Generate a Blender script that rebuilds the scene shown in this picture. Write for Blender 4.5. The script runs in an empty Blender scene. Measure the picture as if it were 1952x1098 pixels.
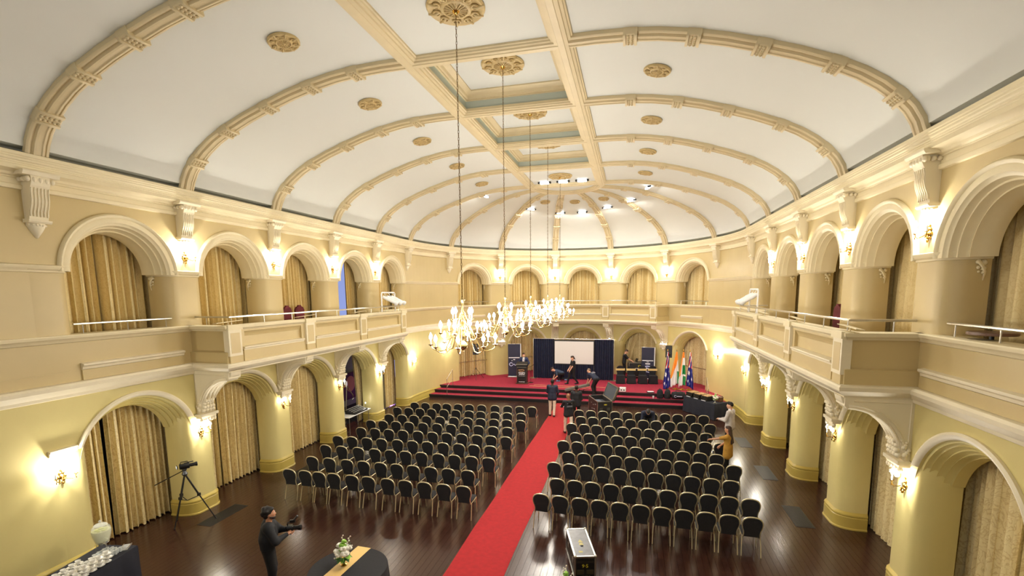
import bpy, math, random
import numpy as np
from math import pi, sin, cos, sqrt, atan2, radians, asin, acos
from mathutils import Vector, Matrix
random.seed(7)
SC = bpy.context.scene
COL = SC.collection

# ------------------------------------------------------------------ camera, world, lights, exposure
F_PX, CY, YAW, PITCH, ROLL = 903.55, 670.76, .2464, -.1256, -.0090
CAM = Vector((3.1034, -6.929, 5.8979))
fw = Vector((-sin(YAW)*cos(PITCH), cos(YAW)*cos(PITCH), sin(PITCH)))
ri = Vector((cos(YAW), sin(YAW), 0))
up = ri.cross(fw)
r2 = cos(ROLL)*ri + sin(ROLL)*up
u2 = -sin(ROLL)*ri + cos(ROLL)*up
cd = bpy.data.cameras.new('camera')
cd.sensor_fit = 'HORIZONTAL'; cd.sensor_width = 36; cd.lens = F_PX/1952*36
cd.shift_y = (CY-549)/1952
cd.clip_start = .05; cd.clip_end = 200
cam = bpy.data.objects.new('camera', cd); COL.objects.link(cam)
cam.matrix_world = Matrix(((r2.x, u2.x, -fw.x, CAM.x), (r2.y, u2.y, -fw.y, CAM.y), (r2.z, u2.z, -fw.z, CAM.z), (0, 0, 0, 1)))
SC.camera = cam

w = bpy.data.worlds.new('world'); SC.world = w; w.use_nodes = True
w.node_tree.nodes['Background'].inputs[0].default_value = (.62, .70, .85, 1)
w.node_tree.nodes['Background'].inputs[1].default_value = .35
SC.view_settings.view_transform = 'Standard'
SC.view_settings.look = 'None'
SC.view_settings.gamma = 1
SC.view_settings.use_curve_mapping = False
SC.view_settings.exposure = 0.08
SC.cycles.use_denoising = True
SC.cycles.max_bounces = 8
SC.cycles.diffuse_bounces = 5
SC.cycles.glossy_bounces = 3
SC.cycles.transmission_bounces = 6
SC.cycles.transparent_max_bounces = 8
SC.cycles.caustics_reflective = False
SC.cycles.caustics_refractive = False
SC.cycles.sample_clamp_indirect = 4
SC.cycles.use_light_tree = True
P_CHAND, P_SCONCE_UP, P_SCONCE_LOW, P_WINDOW = 440., 66., 66., 95.
WARM = (1, .95, .86)
P_STAGE = 62.

def lamp(kind, name, loc, power, col, **kw):
    l = bpy.data.lights.new(name, kind); l.energy = power; l.color = col
    for k, v in kw.items(): setattr(l, k, v)
    o = bpy.data.objects.new(name, l); COL.objects.link(o); o.location = loc
    return o

# daylight from the tall windows of the gallery behind the camera (real window openings of the rear wall)
# ------------------------------------------------------------------ materials
def lin(c):
    return tuple((x/12.92 if x <= .04045 else ((x+.055)/1.055)**2.4) for x in c)
def S(r, g, b): return lin((r/255, g/255, b/255))
MATS = {}
def mat(name, col, rough=.6, metal=0, noise=0, nscale=4, bump=0, bscale=60, emit=None, estr=0, spec=.5, trans=0, coat=0, alpha=1, sheen=0):
    if name in MATS: return MATS[name]
    m = bpy.data.materials.new(name); m.use_nodes = True
    nt = m.node_tree; b = nt.nodes['Principled BSDF']
    b.inputs['Base Color'].default_value = (*col, 1)
    b.inputs['Roughness'].default_value = rough
    b.inputs['Metallic'].default_value = metal
    b.inputs['Specular IOR Level'].default_value = spec
    if trans: b.inputs['Transmission Weight'].default_value = trans
    if coat: b.inputs['Coat Weight'].default_value = coat
    if sheen: b.inputs['Sheen Weight'].default_value = sheen
    if alpha < 1: b.inputs['Alpha'].default_value = alpha
    if emit:
        b.inputs['Emission Color'].default_value = (*emit, 1); b.inputs['Emission Strength'].default_value = estr
    if noise or bump:
        tc = nt.nodes.new('ShaderNodeTexCoord')
    if noise:
        n = nt.nodes.new('ShaderNodeTexNoise'); n.inputs['Scale'].default_value = nscale; n.inputs['Detail'].default_value = 4
        nt.links.new(tc.outputs['Object'], n.inputs['Vector'])
        r = nt.nodes.new('ShaderNodeValToRGB')
        r.color_ramp.elements[0].position = .3; r.color_ramp.elements[1].position = .7
        r.color_ramp.elements[0].color = (*[max(0, x*(1-noise)) for x in col], 1)
        r.color_ramp.elements[1].color = (*[min(1, x*(1+noise)) for x in col], 1)
        nt.links.new(n.outputs['Fac'], r.inputs[0]); nt.links.new(r.outputs[0], b.inputs['Base Color'])
    if bump:
        n2 = nt.nodes.new('ShaderNodeTexNoise'); n2.inputs['Scale'].default_value = bscale; n2.inputs['Detail'].default_value = 3
        nt.links.new(tc.outputs['Object'], n2.inputs['Vector'])
        bp = nt.nodes.new('ShaderNodeBump'); bp.inputs['Strength'].default_value = bump; bp.inputs['Distance'].default_value = .01
        nt.links.new(n2.outputs['Fac'], bp.inputs['Height']); nt.links.new(bp.outputs['Normal'], b.inputs['Normal'])
    MATS[name] = m
    return m

M_YEL = mat('yellow_paint', S(216, 202, 138), .38, noise=.05, nscale=.7, bump=.05, bscale=25)
M_YELD = mat('skirting_paint', S(192, 170, 86), .28)
M_TAN = mat('tan_paint', S(200, 180, 130), .42, noise=.04, nscale=.7, bump=.05, bscale=25)
M_CREAM = mat('cream_plaster', S(230, 217, 180), .6, noise=.03, nscale=2)
M_CREAM2 = mat('pale_cream_plaster', S(234, 223, 194), .6, noise=.03, nscale=2)
M_RIB = mat('rib_plaster', S(208, 192, 154), .5, noise=.05, nscale=2)
M_ROSE = mat('rose_plaster', S(194, 170, 118), .5, noise=.1, nscale=8, bump=.3, bscale=30)
M_VAULT = mat('vault_paint', S(212, 214, 208), .8, noise=.015, nscale=.5)
M_COFF = mat('coffer_paint', S(186, 196, 188), .8)
M_BLACK = mat('black_cloth', S(22, 23, 30), .85, noise=.2, nscale=20)
M_BLK = mat('black_paint', S(16, 16, 18), .45)
M_NAVY = mat('navy_drape', S(26, 32, 58), .85, noise=.2, nscale=6)
M_STEEL = mat('brushed_steel', S(205, 200, 188), .3, 1)
M_WHITEM = mat('white_metal', S(238, 238, 238), .35)
M_BRASS = mat('polished_brass', S(214, 168, 84), .22, 1)
M_GOLD = mat('chair_gold', S(222, 210, 172), .36, .65)
M_CHAIR = mat('chair_fabric', S(28, 27, 30), .9, noise=.25, nscale=30, bump=.2, bscale=200)
M_BULB = mat('candle_bulb', (1, .95, .85), .3, emit=(1, .86, .66), estr=60)
M_CANDLE = mat('candle_sleeve', S(246, 240, 222), .4)
M_SILV = mat('chandelier_metal', S(206, 176, 116), .25, .95)
M_RED = mat('red_carpet', S(160, 24, 30), .95, noise=.12, nscale=9, bump=.3, bscale=220)
M_STAGE = mat('stage_carpet', S(158, 30, 58), .95, noise=.2, nscale=14, bump=.3, bscale=160)
M_DARK = mat('dark_void', S(28, 24, 20), .9)
M_GLASSC = mat('clear_glass', (1, 1, 1), .03, trans=1)
M_BLUEPANE = mat('lit_window_pane', S(150, 165, 215), .3, emit=S(150, 165, 225), estr=.9)

def damask(name, col, col2, scale):
    m = mat(name, col, .55, spec=.5)
    nt = m.node_tree; b = nt.nodes['Principled BSDF']
    tc = nt.nodes.new('ShaderNodeTexCoord')
    mp = nt.nodes.new('ShaderNodeMapping'); mp.inputs['Scale'].default_value = (1, 1, .75)
    w1 = nt.nodes.new('ShaderNodeTexNoise'); w1.inputs['Scale'].default_value = scale; w1.inputs['Detail'].default_value = 1.5; w1.inputs['Distortion'].default_value = 2.2
    nt.links.new(tc.outputs['Object'], mp.inputs['Vector']); nt.links.new(mp.outputs[0], w1.inputs['Vector'])
    r = nt.nodes.new('ShaderNodeValToRGB')
    e = r.color_ramp.elements
    e[0].position = .44; e[0].color = (*col, 1); e[1].position = .56; e[1].color = (*col, 1)
    k = e.new(.5); k.color = (*col2, 1)
    nt.links.new(w1.outputs['Fac'], r.inputs[0]); nt.links.new(r.outputs[0], b.inputs['Base Color'])
    return m
M_CURT = damask('gold_damask', S(236, 219, 168), S(212, 188, 132), 6)
M_CURT2 = damask('gold_damask_upper', S(232, 212, 156), S(220, 196, 136), 7)

def wood_floor():
    m = mat('jarrah_boards', S(66, 36, 26), .3, spec=.5)
    nt = m.node_tree; b = nt.nodes['Principled BSDF']
    oi = nt.nodes.new('ShaderNodeObjectInfo'); tc = nt.nodes.new('ShaderNodeTexCoord')
    mp = nt.nodes.new('ShaderNodeMapping'); mp.inputs['Scale'].default_value = (14, .8, 1)
    n = nt.nodes.new('ShaderNodeTexNoise'); n.inputs['Scale'].default_value = 2; n.inputs['Detail'].default_value = 5
    ge = nt.nodes.new('ShaderNodeNewGeometry')
    nt.links.new(ge.outputs['Position'], mp.inputs['Vector']); nt.links.new(mp.outputs[0], n.inputs['Vector'])
    ad = nt.nodes.new('ShaderNodeMath'); ad.operation = 'MULTIPLY_ADD'; ad.inputs[1].default_value = .55; 
    nt.links.new(ge.outputs['Random Per Island'], ad.inputs[0]); nt.links.new(n.outputs['Fac'], ad.inputs[2])
    ad2 = nt.nodes.new('ShaderNodeMath'); ad2.operation = 'MULTIPLY_ADD'; ad2.inputs[1].default_value = .5
    nt.links.new(oi.outputs['Random'], ad2.inputs[0]); nt.links.new(ad.outputs[0], ad2.inputs[2])
    r = nt.nodes.new('ShaderNodeValToRGB'); e = r.color_ramp.elements
    e[0].position = .35; e[0].color = (*S(26, 15, 12), 1); e[1].position = 1.25; e[1].color = (*S(58, 34, 27), 1)
    e[1].position = 1.0
    nt.links.new(ad2.outputs[0], r.inputs[0]); nt.links.new(r.outputs[0], b.inputs['Base Color'])
    mr = nt.nodes.new('ShaderNodeMapRange'); mr.inputs['To Min'].default_value = .14; mr.inputs['To Max'].default_value = .30
    nt.links.new(n.outputs['Fac'], mr.inputs['Value']); nt.links.new(mr.outputs[0], b.inputs['Roughness'])
    return m
M_WOOD = wood_floor()

# ------------------------------------------------------------------ mesh helpers
class MB:
    def __init__(s): s.v = []; s.f = []; s.m = []; s.cm = 0
    def add(s, vs, fs):
        o = len(s.v); s.v += [tuple(p) for p in vs]; s.f += [tuple(i+o for i in f) for f in fs]; s.m += [s.cm]*len(fs)
    def box(s, a, b, M=None):
        x0, y0, z0 = a; x1, y1, z1 = b
        vs = [(x0,y0,z0),(x1,y0,z0),(x1,y1,z0),(x0,y1,z0),(x0,y0,z1),(x1,y0,z1),(x1,y1,z1),(x0,y1,z1)]
        if M is not None: vs = [M @ Vector(p) for p in vs]
        s.add(vs, [(3,2,1,0),(4,5,6,7),(0,1,5,4),(1,2,6,5),(2,3,7,6),(3,0,4,7)])
    def cbox(s, c, d, M=None):
        s.box([c[i]-d[i]/2 for i in range(3)], [c[i]+d[i]/2 for i in range(3)], M)
    def bbox(s, a, b, r=.01, M=None):
        """box with chamfered vertical and top edges (octagon plan, chamfered top)"""
        x0, y0, z0 = a; x1, y1, z1 = b
        def ring(i, z): return [(x0+i+r,y0+i,z),(x1-i-r,y0+i,z),(x1-i,y0+i+r,z),(x1-i,y1-i-r,z),(x1-i-r,y1-i,z),(x0+i+r,y1-i,z),(x0+i,y1-i-r,z),(x0+i,y0+i+r,z)]
        s.loft([ring(r*.7, z0), ring(0, z0+r), ring(0, z1-r), ring(r*.7, z1)], closed=True, cap=True, M=M)
    def grid(s, rows, closed=False, M=None):
        n = len(rows[0]); vs = [p for r in rows for p in r]
        if M is not None: vs = [M @ Vector(p) for p in vs]
        fs = []
        for i in range(len(rows)-1):
            for j in range(n if closed else n-1):
                k = (j+1) % n
                fs.append((i*n+j, i*n+k, (i+1)*n+k, (i+1)*n+j))
        s.add(vs, fs)
    def loft(s, rows, closed=True, cap=True, M=None):
        o = len(s.v); s.grid(rows, closed, M); n = len(rows[0])
        if cap:
            s.f.append(tuple(o+i for i in range(n))[::-1]); s.m.append(s.cm)
            s.f.append(tuple(o+(len(rows)-1)*n+i for i in range(n))); s.m.append(s.cm)
    def tube(s, pts, r, seg=6, rad=None, cap=True, closed=False):
        pts = [Vector(p) for p in pts]; n = len(pts); rows = []
        prev = None
        for i, p in enumerate(pts):
            a = pts[(i-1) % n] if (closed or i > 0) else p
            b = pts[(i+1) % n] if (closed or i < n-1) else p
            t = (b-a).normalized() if (b-a).length > 1e-9 else Vector((0, 0, 1))
            if prev is None:
                q = Vector((0, 0, 1)) if abs(t.z) < .9 else Vector((1, 0, 0))
            else: q = prev
            e1 = (q - t*q.dot(t)).normalized(); e2 = t.cross(e1); prev = e1
            rr = rad[i] if rad else r
            rows.append([p + e1*rr*cos(2*pi*k/seg) + e2*rr*sin(2*pi*k/seg) for k in range(seg)])
        if closed: rows.append(rows[0])
        s.loft(rows, True, cap and not closed)
    def lathe(s, prof, seg=12, c=(0,0,0), cap=True, M=None, a0=0, sx=1, sy=1):
        rows = [[(c[0]+sx*r*cos(a0+2*pi*k/seg), c[1]+sy*r*sin(a0+2*pi*k/seg), c[2]+z) for k in range(seg)] for r, z in prof]
        s.loft(rows, True, cap, M)
    def sphere(s, c, r, seg=10, rings=6, sc=(1,1,1), M=None):
        rows = []
        for i in range(rings+1):
            th = -pi/2 + pi*i/rings; th = max(-pi/2+.02, min(pi/2-.02, th))
            rows.append([(c[0]+r*sc[0]*cos(th)*cos(2*pi*k/seg), c[1]+r*sc[1]*cos(th)*sin(2*pi*k/seg), c[2]+r*sc[2]*sin(th)) for k in range(seg)])
        s.loft(rows, True, True, M)
    def prism(s, poly, h0, h1, axis='z', M=None):
        """extrude 2D polygon between h0,h1 along axis (z: (x,y); y: (x,z); x: (y,z))"""
        def P(p, h): return (p[0], p[1], h) if axis == 'z' else ((p[0], h, p[1]) if axis == 'y' else (h, p[0], p[1]))
        s.loft([[P(p, h0) for p in poly], [P(p, h1) for p in poly]], True, True, M)
    def build(s, name, m, parent=None, smooth=None, M=None):
        me = bpy.data.meshes.new(name)
        vs = s.v if M is None else [tuple(M @ Vector(p)) for p in s.v]
        me.from_pydata(vs, [], s.f)
        ms = m if isinstance(m, (list, tuple)) else [m]
        for x in ms: me.materials.append(x)
        if len(ms) > 1: me.polygons.foreach_set('material_index', s.m)
        if smooth is not None:
            me.polygons.foreach_set('use_smooth', [True]*len(me.polygons)); me.set_sharp_from_angle(angle=radians(smooth))
        me.update()
        o = bpy.data.objects.new(name, me); COL.objects.link(o)
        if parent is not None: o.parent = parent
        return o

def tag(o, label=None, cat=None, group=None, kind=None):
    if label: o['label'] = label
    if cat: o['category'] = cat
    if group: o['group'] = group
    if kind: o['kind'] = kind
    return o
def thing(name, label, cat, loc=(0,0,0), rz=0, group=None):
    o = bpy.data.objects.new(name, None); COL.objects.link(o); o.empty_display_size = .2
    o.location = loc; o.rotation_euler = (0, 0, rz)
    return tag(o, label, cat, group)
KIDS = {}
def dup(root, loc, rz, label=None, group=None, kids=None):
    r = root.copy(); COL.objects.link(r); r.location = loc; r.rotation_euler = (0, 0, rz)
    if label: r['label'] = label
    if group: r['group'] = group
    for ch, gs in kids:
        c = ch.copy(); COL.objects.link(c); c.parent = r
        for g in gs:
            d = g.copy(); COL.objects.link(d); d.parent = c
    return r
def kids_of(root): return [(c, [g for g in c.children]) for c in root.children]
ORD = ['first', 'second', 'third', 'fourth', 'fifth', 'sixth', 'seventh', 'eighth', 'ninth', 'tenth', 'eleventh', 'twelfth']

def text_mb(body, size, name, m, parent, M, extrude=.002, align='CENTER', bold=0):
    cu = bpy.data.curves.new(name, 'FONT'); cu.body = body; cu.size = size; cu.extrude = extrude; cu.align_x = align; cu.align_y = 'CENTER'; cu.resolution_u = 2
    cu.offset = bold
    o = bpy.data.objects.new(name+'_c', cu); COL.objects.link(o)
    dg = bpy.context.evaluated_depsgraph_get(); me = bpy.data.meshes.new_from_object(o.evaluated_get(dg))
    bpy.data.objects.remove(o); bpy.data.curves.remove(cu)
    me.transform(M); me.materials.clear(); me.materials.append(m); me.name = name
    ob = bpy.data.objects.new(name, me); COL.objects.link(ob)
    if parent is not None: ob.parent = parent
    return ob
for wx in (-4.6, 0.0, 4.6):
    o = lamp('AREA', 'window_daylight', (wx, -9.45, 7.0), P_WINDOW, (.80, .90, 1), shape='RECTANGLE', size=2.3, size_y=3.5)
    o.rotation_euler = (radians(90), 0, 0)
# ================================================================== THE HALL
B = 3.1647; Y5 = 5*B; XW = 8.19; DW = 8.85; YR = -9.0
def wl(y, d, z): return (-(XW-d), y, z)
def wr(y, d, z): return (XW-d, y, z)
def wa(a, d, z): return ((XW-d)*cos(a), Y5+(DW-d)*sin(a), z)
def path(d, z, seg=56, y0=YR):
    """the wall line from the left rear corner round the apse to the right rear corner"""
    P = [wl(y, d, z) for y in (y0, 0, B, 2*B, 3*B, 4*B)]
    P += [wa(pi*(1-i/seg), d, z) for i in range(seg+1)]
    P += [wr(y, d, z) for y in (4*B, 3*B, 2*B, B, 0, y0)]
    return P
def sweep(prof, name, m, parent=None, kind=None, smooth=35, y0=YR):
    mb = MB(); mb.grid([path(d, z, y0=y0) for d, z in prof]); o = mb.build(name, m, parent, smooth)
    if kind: o['kind'] = kind
    return o
def F_left(yc): return lambda t, d, z: wl(yc+t, d, z)
def F_right(yc): return lambda t, d, z: wr(yc-t, d, z)
def F_apse(ac): return lambda t, d, z: wa(ac-t/8.5, d, z)
SECT = pi/7
BAYS = [('left', i, F_left((i+.5)*B), B/2) for i in range(5)] + [('apse', i, F_apse(pi-SECT*(i+1.5)), SECT*8.5/2) for i in range(5)] + \
       [('right', i, F_right((i+.5)*B), B/2) for i in range(5)]

wall_left = tag(bpy.data.objects.new('wall_left', None), kind='structure')
walls = {}
for nm in ('left', 'apse', 'right'):
    o = bpy.data.objects.new({'left': 'wall_left', 'apse': 'wall_back', 'right': 'wall_right'}[nm], None); COL.objects.link(o); o['kind'] = 'structure'; walls[nm] = o
bpy.data.objects.remove(wall_left)
walls['left'].name = 'wall_left'

# floor: a slab with boards on it
fl = MB(); fl.box((-13, YR-2, -.3), (13, 27, -.022)); floor = fl.build('floor', M_DARK); floor['kind'] = 'structure'
bw, gap = .135, .004
near, far_mb = [], MB()
rows = []
x = -9.3
while x < 9.3:
    y = YR - random.random()*2.4
    while y < 17.9:
        L = random.choice((2.4, 3.0, 3.6, 4.2))
        rows.append((x, max(y, YR), min(y+L, 17.9))); y += L
    x += bw
rows = [r for r in rows if r[2]-r[1] > .1]
def seen_size(r):
    c = Vector((r[0], min(max(2.0, r[1]), r[2]), 0)); q = c-CAM; dep = q.dot(fw)
    if dep < 1: return 0
    px = 976+F_PX*q.dot(r2)/dep; py = CY-F_PX*q.dot(u2)/dep
    if not (-40 < px < 1990 and py < 1150): return 0
    return 1/dep
rows.sort(key=seen_size, reverse=True)
plank_mesh = {}
for i, (x, y0, y1) in enumerate(rows):
    if i < 280:
        L = round(y1-y0, 1)
        mb = MB(); mb.box((gap/2, gap/2, -.022), (bw-gap/2, y1-y0-gap/2, 0))
        o = mb.build('plank', M_WOOD, floor); o.location = (x, y0, 0)
    else:
        far_mb.box((x+gap/2, y0+gap/2, -.022), (x+bw-gap/2, y1-gap/2, 0))
o = far_mb.build('distant_planks', M_WOOD, floor); o['kind'] = 'stuff'

def piermesh(F, half, hw, z0, z1, depth, rx, ry, grow=0, nseg=6, wrap=True):
    """rounded pier between two openings; t runs along the wall, face at d=0, going back to -depth"""
    pl = [(-hw-grow, -depth)]
    for i in range(nseg+1):
        a = pi-(pi/2)*i/nseg
        pl.append((-hw+rx+(rx+grow)*cos(a), -ry+(ry+grow)*sin(a)))
    for i in range(nseg+1):
        a = pi/2-(pi/2)*i/nseg
        pl.append((hw-rx+(rx+grow)*cos(a), -ry+(ry+grow)*sin(a)))
    pl.append((hw+grow, -depth))
    return pl
def pier(F, hw, z0, z1, m, parent, depth=.62, rx=.28, ry=.42, name='pier', prof=None):
    mb = MB()
    for (g0, za), (g1, zb) in (zip(prof[:-1], prof[1:]) if prof else [((0, z0), (0, z1))]):
        p0 = piermesh(F, 0, hw, 0, 0, depth, rx, ry, g0); p1 = piermesh(F, 0, hw, 0, 0, depth, rx, ry, g1)
        mb.grid([[F(t, d, za) for t, d in p0], [F(t, d, zb) for t, d in p1]])
    if prof:
        g = prof[-1]; p1 = piermesh(F, 0, hw, 0, 0, depth, rx, ry, g[0]); p0 = piermesh(F, 0, hw, 0, 0, depth, rx, ry, 0)
        mb.grid([[F(t, d, g[1]) for t, d in p1], [F(t, d, g[1]) for t, d in p0]])
    return mb.build(name, m, parent, 40)

def spandrel(mb, F, half, zc, R, zs, ztop):
    tR = sqrt(R*R-(zs-zc)**2)
    ts = sorted(set([-half, -tR-.001, tR+.001, half] + [tR*cos(pi*i/24) for i in range(25)]))
    rows = [[], [], []]
    for t in ts:
        zl = zs if abs(t) > tR else zc+sqrt(max(R*R-t*t, (zs-zc)**2))
        rows[0].append(F(t, 0, zl)); rows[1].append(F(t, 0, (zl+ztop)/2)); rows[2].append(F(t, 0, ztop))
    mb.grid(rows)
def blank(mb, F, t0, t1, z0, z1, n=12):
    mb.grid([[F(t0+(t1-t0)*i/n, 0, z) for i in range(n+1)] for z in (z0, z1)])
def archsweep(F, zc, zcut, prof, name, m, parent, n=28, smooth=50):
    mb = MB(); rows = []
    for r, d in prof:
        th0 = asin(min(1, (zcut-zc)/r))
        rows.append([F(r*cos(th0+(pi-2*th0)*i/n), d, zc+r*sin(th0+(pi-2*th0)*i/n)) for i in range(n+1)])
    mb.grid(rows)
    return mb.build(name, m, parent, smooth)

ZL, ZLC, RL = 2.70, 2.18, 1.43
ZU, ZUC, RU = 6.46, 6.40, 1.28
LOW_HOOD = [(1.46, -.02), (1.47, .05), (1.43, .075), (1.39, .06), (1.36, .03), (1.345, .0)]
LOW_IN = [(1.345, .0), (1.34, -.05), (1.30, -.06), (1.295, -.13), (1.27, -.15), (1.25, -.13), (1.24, -.20), (1.22, -.24), (1.19, -.22), (1.18, -.30), (1.16, -.34), (1.135, -.32), (1.125, -.42), (1.10, -.45), (1.085, -.43), (1.08, -.62), (1.3, -.63)]
UP_ARC = [(1.31, -.02), (1.315, .05), (1.28, .085), (1.24, .07), (1.225, .04), (1.21, .045), (1.12, .035), (1.10, .0), (1.06, -.02), (1.05, -.08), (1.03, -.12), (1.0, -.12), (.985, -.2), (.96, -.26), (.93, -.25), (.92, -.4), (.90, -.44), (.90, -.62), (1.2, -.63)]
SK = [(.05, 0), (.05, .30), (.035, .33), (.045, .36), (.03, .40), (.0, .42)]
SK = [(.07, 0), (.07, .03), (.05, .05), (.05, .30), (.035, .32), (.055, .35), (.05, .38), (.02, .41), (0, .43)]
for nm, i, F, half in BAYS:
    W_ = walls[nm]
    zb = .51 if nm == 'apse' else 0
    mb = MB(); spandrel(mb, F, half, ZLC, RL, ZL, 3.95); mb.build('lower_spandrel', M_YEL, W_)
    mb = MB(); spandrel(mb, F, half, ZUC, RU, ZUC, 8.05); mb.build('upper_spandrel', M_TAN, W_)
    archsweep(F, ZLC, ZL, LOW_HOOD, 'hood_moulding', M_CREAM2, W_)
    archsweep(F, ZLC, ZL-.25, LOW_IN, 'arch_moulding', M_YEL, W_)
    archsweep(F, ZUC, ZUC, UP_ARC, 'arch_moulding', M_CREAM, W_)
# piers on the lines between bays
PIERS = []
for k in range(0, 6):
    for nm, F in (('left', F_left(k*B)), ('right', F_right(k*B))):
        hwL, hwU = (.52, .58) if 0 < k < 5 else (.52, .58)
        PIERS.append((nm, k, F, .50, .55))
ap = SECT*8.5/2
for k in range(1, 7):
    PIERS.append(('apse', k, F_apse(pi-SECT*k), ap-1.08, ap-1.03))
CAP = [(0, 6.36), (.03, 6.37), (.035, 6.40), (.07, 6.43), (.09, 6.47), (.10, 6.50), (.02, 6.52)]
for nm, k, F, hl, hu in PIERS:
    W_ = walls[nm]
    z0 = 0
    pier(F, hl, z0, ZL+.02, M_YEL, W_)
    zs = .51 if nm == 'apse' else 0
    if not (nm == 'apse' and 1 <= k <= 6):
        pier(F, hl, 0, 0, M_YELD, W_, name='skirting', prof=[(g, z) for g, z in SK])
    pier(F, hu, 4.2, 6.40, M_TAN, W_, rx=.3, ry=.45)
    pier(F, hu, 0, 0, M_CREAM, W_, rx=.3, ry=.45, name='impost', prof=CAP)
    # little scroll under each end of the impost
    for sg in (-1, 1):
        mb = MB()
        for q, (dz, rr) in enumerate(((6.31, .05), (6.22, .04), (6.15, .028))):
            mb.sphere(F(sg*(hu+.02), -.50, dz), rr, 8, 5); mb.sphere(F(sg*(hu+.02), -.42-.01*q, dz+.01), rr*.7, 7, 4)
        mb.tube([F(sg*(hu+.04), -.40, 6.35), F(sg*(hu+.05), -.46, 6.27), F(sg*(hu+.03), -.52, 6.16), F(sg*(hu+.0), -.52, 6.02)], .022, 6, rad=[.03, .028, .022, .008])
        mb.build('scroll', M_CREAM, W_, 60)

# blank wall stretches: in front of bay 0 (towards the rear) and the two plain sectors beside the apse windows
for nm, F, n in (('left', wl, 4), ('right', wr, 4)):
    W_ = walls[nm]
    for z0, z1, m in ((0, 3.95, M_YEL), (4.95, 8.05, M_TAN)):
        zm, ye = (2.71, -.19) if z0 == 0 else (6.41, -.21)
        mb = MB(); mb.grid([[F(y, .003, z) for y in (YR, -3, ye)] for z in (z0, zm)]); mb.grid([[F(y, .003, z) for y in (YR, -3, 0)] for z in (zm, z1)]); mb.build('plain_wall', m, W_)
    mb = MB(); mb.grid([[F(y, d, z) for y in (YR, -.25)] for d, z in SK]); mb.build('skirting', M_YELD, W_, 40)
    mb = MB(); mb.grid([[F(y, d, z) for y in (YR, -.25)] for d, z in CAP]); mb.build('string_moulding', M_CREAM, W_, 40)
for ac in (pi-SECT/2, SECT/2):
    F = F_apse(ac); W_ = walls['apse']; hh = ap-.0
    for z0, z1, m in ((0, 3.95, M_YEL), (4.95, 8.05, M_TAN)):
        zm, e5, eA = (2.71, .215, ap-1.08-.285) if z0 == 0 else (6.41, .245, ap-1.03-.305)
        if ac < 1: e5, eA = eA, e5
        mb = MB(); blank(mb, F, -hh+e5, hh-eA, z0, zm); blank(mb, F, -hh, hh, zm, z1); mb.build('plain_wall', m, W_)
    mb = MB(); mb.grid([[F(-hh+2*hh*i/12, d, z) for i in range(13)] for d, z in SK]); mb.build('skirting', M_YELD, W_, 40)
    mb = MB(); mb.grid([[F(-hh+2*hh*i/12, d, z) for i in range(13)] for d, z in CAP]); mb.build('string_moulding', M_CREAM, W_, 40)

# gallery slab: floor of the upper corridor, roof of the lower one
mb = MB(); mb.grid([path(d, z) for d, z in ((0, 3.9), (-3.2, 3.9), (-3.2, 4.2), (0, 4.2))]); mb.build('gallery_floor', M_TAN, walls['apse'])
mb = MB(); mb.grid([path(d, z) for d, z in ((-3.2, -.02), (-3.2, 8.3), (.0, 8.3))]); mb.build('corridor_wall', mat('corridor_paint', S(120, 122, 112), .8), walls['apse'])
# fascia outside the balconies
def arcs(a0, a1, n=14): return [a0+(a1-a0)*i/n for i in range(n+1)]
APB0, APB1 = pi-SECT*1.93, pi-SECT*5.07     # extent of the balcony in the apse
FAS = [('left', lambda s, d, z: wl(s, d, z), [YR, 0, 3.2]), ('right', lambda s, d, z: wr(s, d, z), [YR, 0, 3.2]),
       ('left', lambda s, d, z: (wl(s, d, z) if s < Y5 else wa(pi-(s-Y5), d, z)), [12.95, Y5-.01] + [Y5+pi-a for a in arcs(pi, APB0-.03, 16)]),
       ('right', lambda s, d, z: (wr(s, d, z) if s < Y5 else wa(s-Y5, d, z)), [12.95, Y5-.01] + [Y5+a for a in arcs(0, APB1+.03, 16)])]
BOTM = [(0, 3.80), (.04, 3.82), (.05, 3.88), (.09, 3.90), (.13, 3.97), (.16, 4.00), (.17, 4.07), (.13, 4.11), (0, 4.12)]
TOPM = [(0, 4.93), (.04, 4.95), (.06, 5.00), (.10, 5.03), (.11, 5.08), (.10, 5.10), (-.35, 5.10), (-.35, 4.2)]
for nm, F, ss in FAS:
    for prof, name, m in (([(.004, 3.9), (.004, 4.95)], 'fascia', M_TAN), (BOTM, 'string_moulding', M_CREAM2), (TOPM, 'ledge', M_CREAM)):
        mb = MB(); mb.grid([[F(s, d, z) for s in ss] for d, z in prof]); mb.build(name, m, walls[nm], 35)
# short ledge mouldings on the fascia
LED = [(0, 4.33), (.05, 4.35), (.06, 4.40), (.10, 4.43), (.10, 4.47), (0, 4.49)]
def ledge(F, ss, par):
    mb = MB(); mb.loft([[F(s, d, z) for d, z in LED] for s in ss], True, True); mb.build('ledge_moulding', M_CREAM2, par, 35)
    mb = MB(); mb.loft([[F(s, d, z) for d, z in ((0, 4.12), (.04, 4.12), (.04, 4.34), (0, 4.34))] for s in ss], True, True); mb.build('ledge_panel', M_TAN, par)
for F, par in ((wl, walls['left']), (wr, walls['right'])):      # returned end of the hood moulding beside the nearest arch
    mb = MB(); mb.loft([[F(y, d, z) for d, z in ((0, 2.66), (.05, 2.68), (.06, 2.74), (.085, 2.76), (.085, 2.79), (0, 2.80))] for y in (-.30, .20)], True, True); mb.build('hood_return', M_CREAM2, par)
ledge(wl, [.48, 2.85], walls['left']); ledge(wr, [.3, 2.95], walls['right'])
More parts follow.
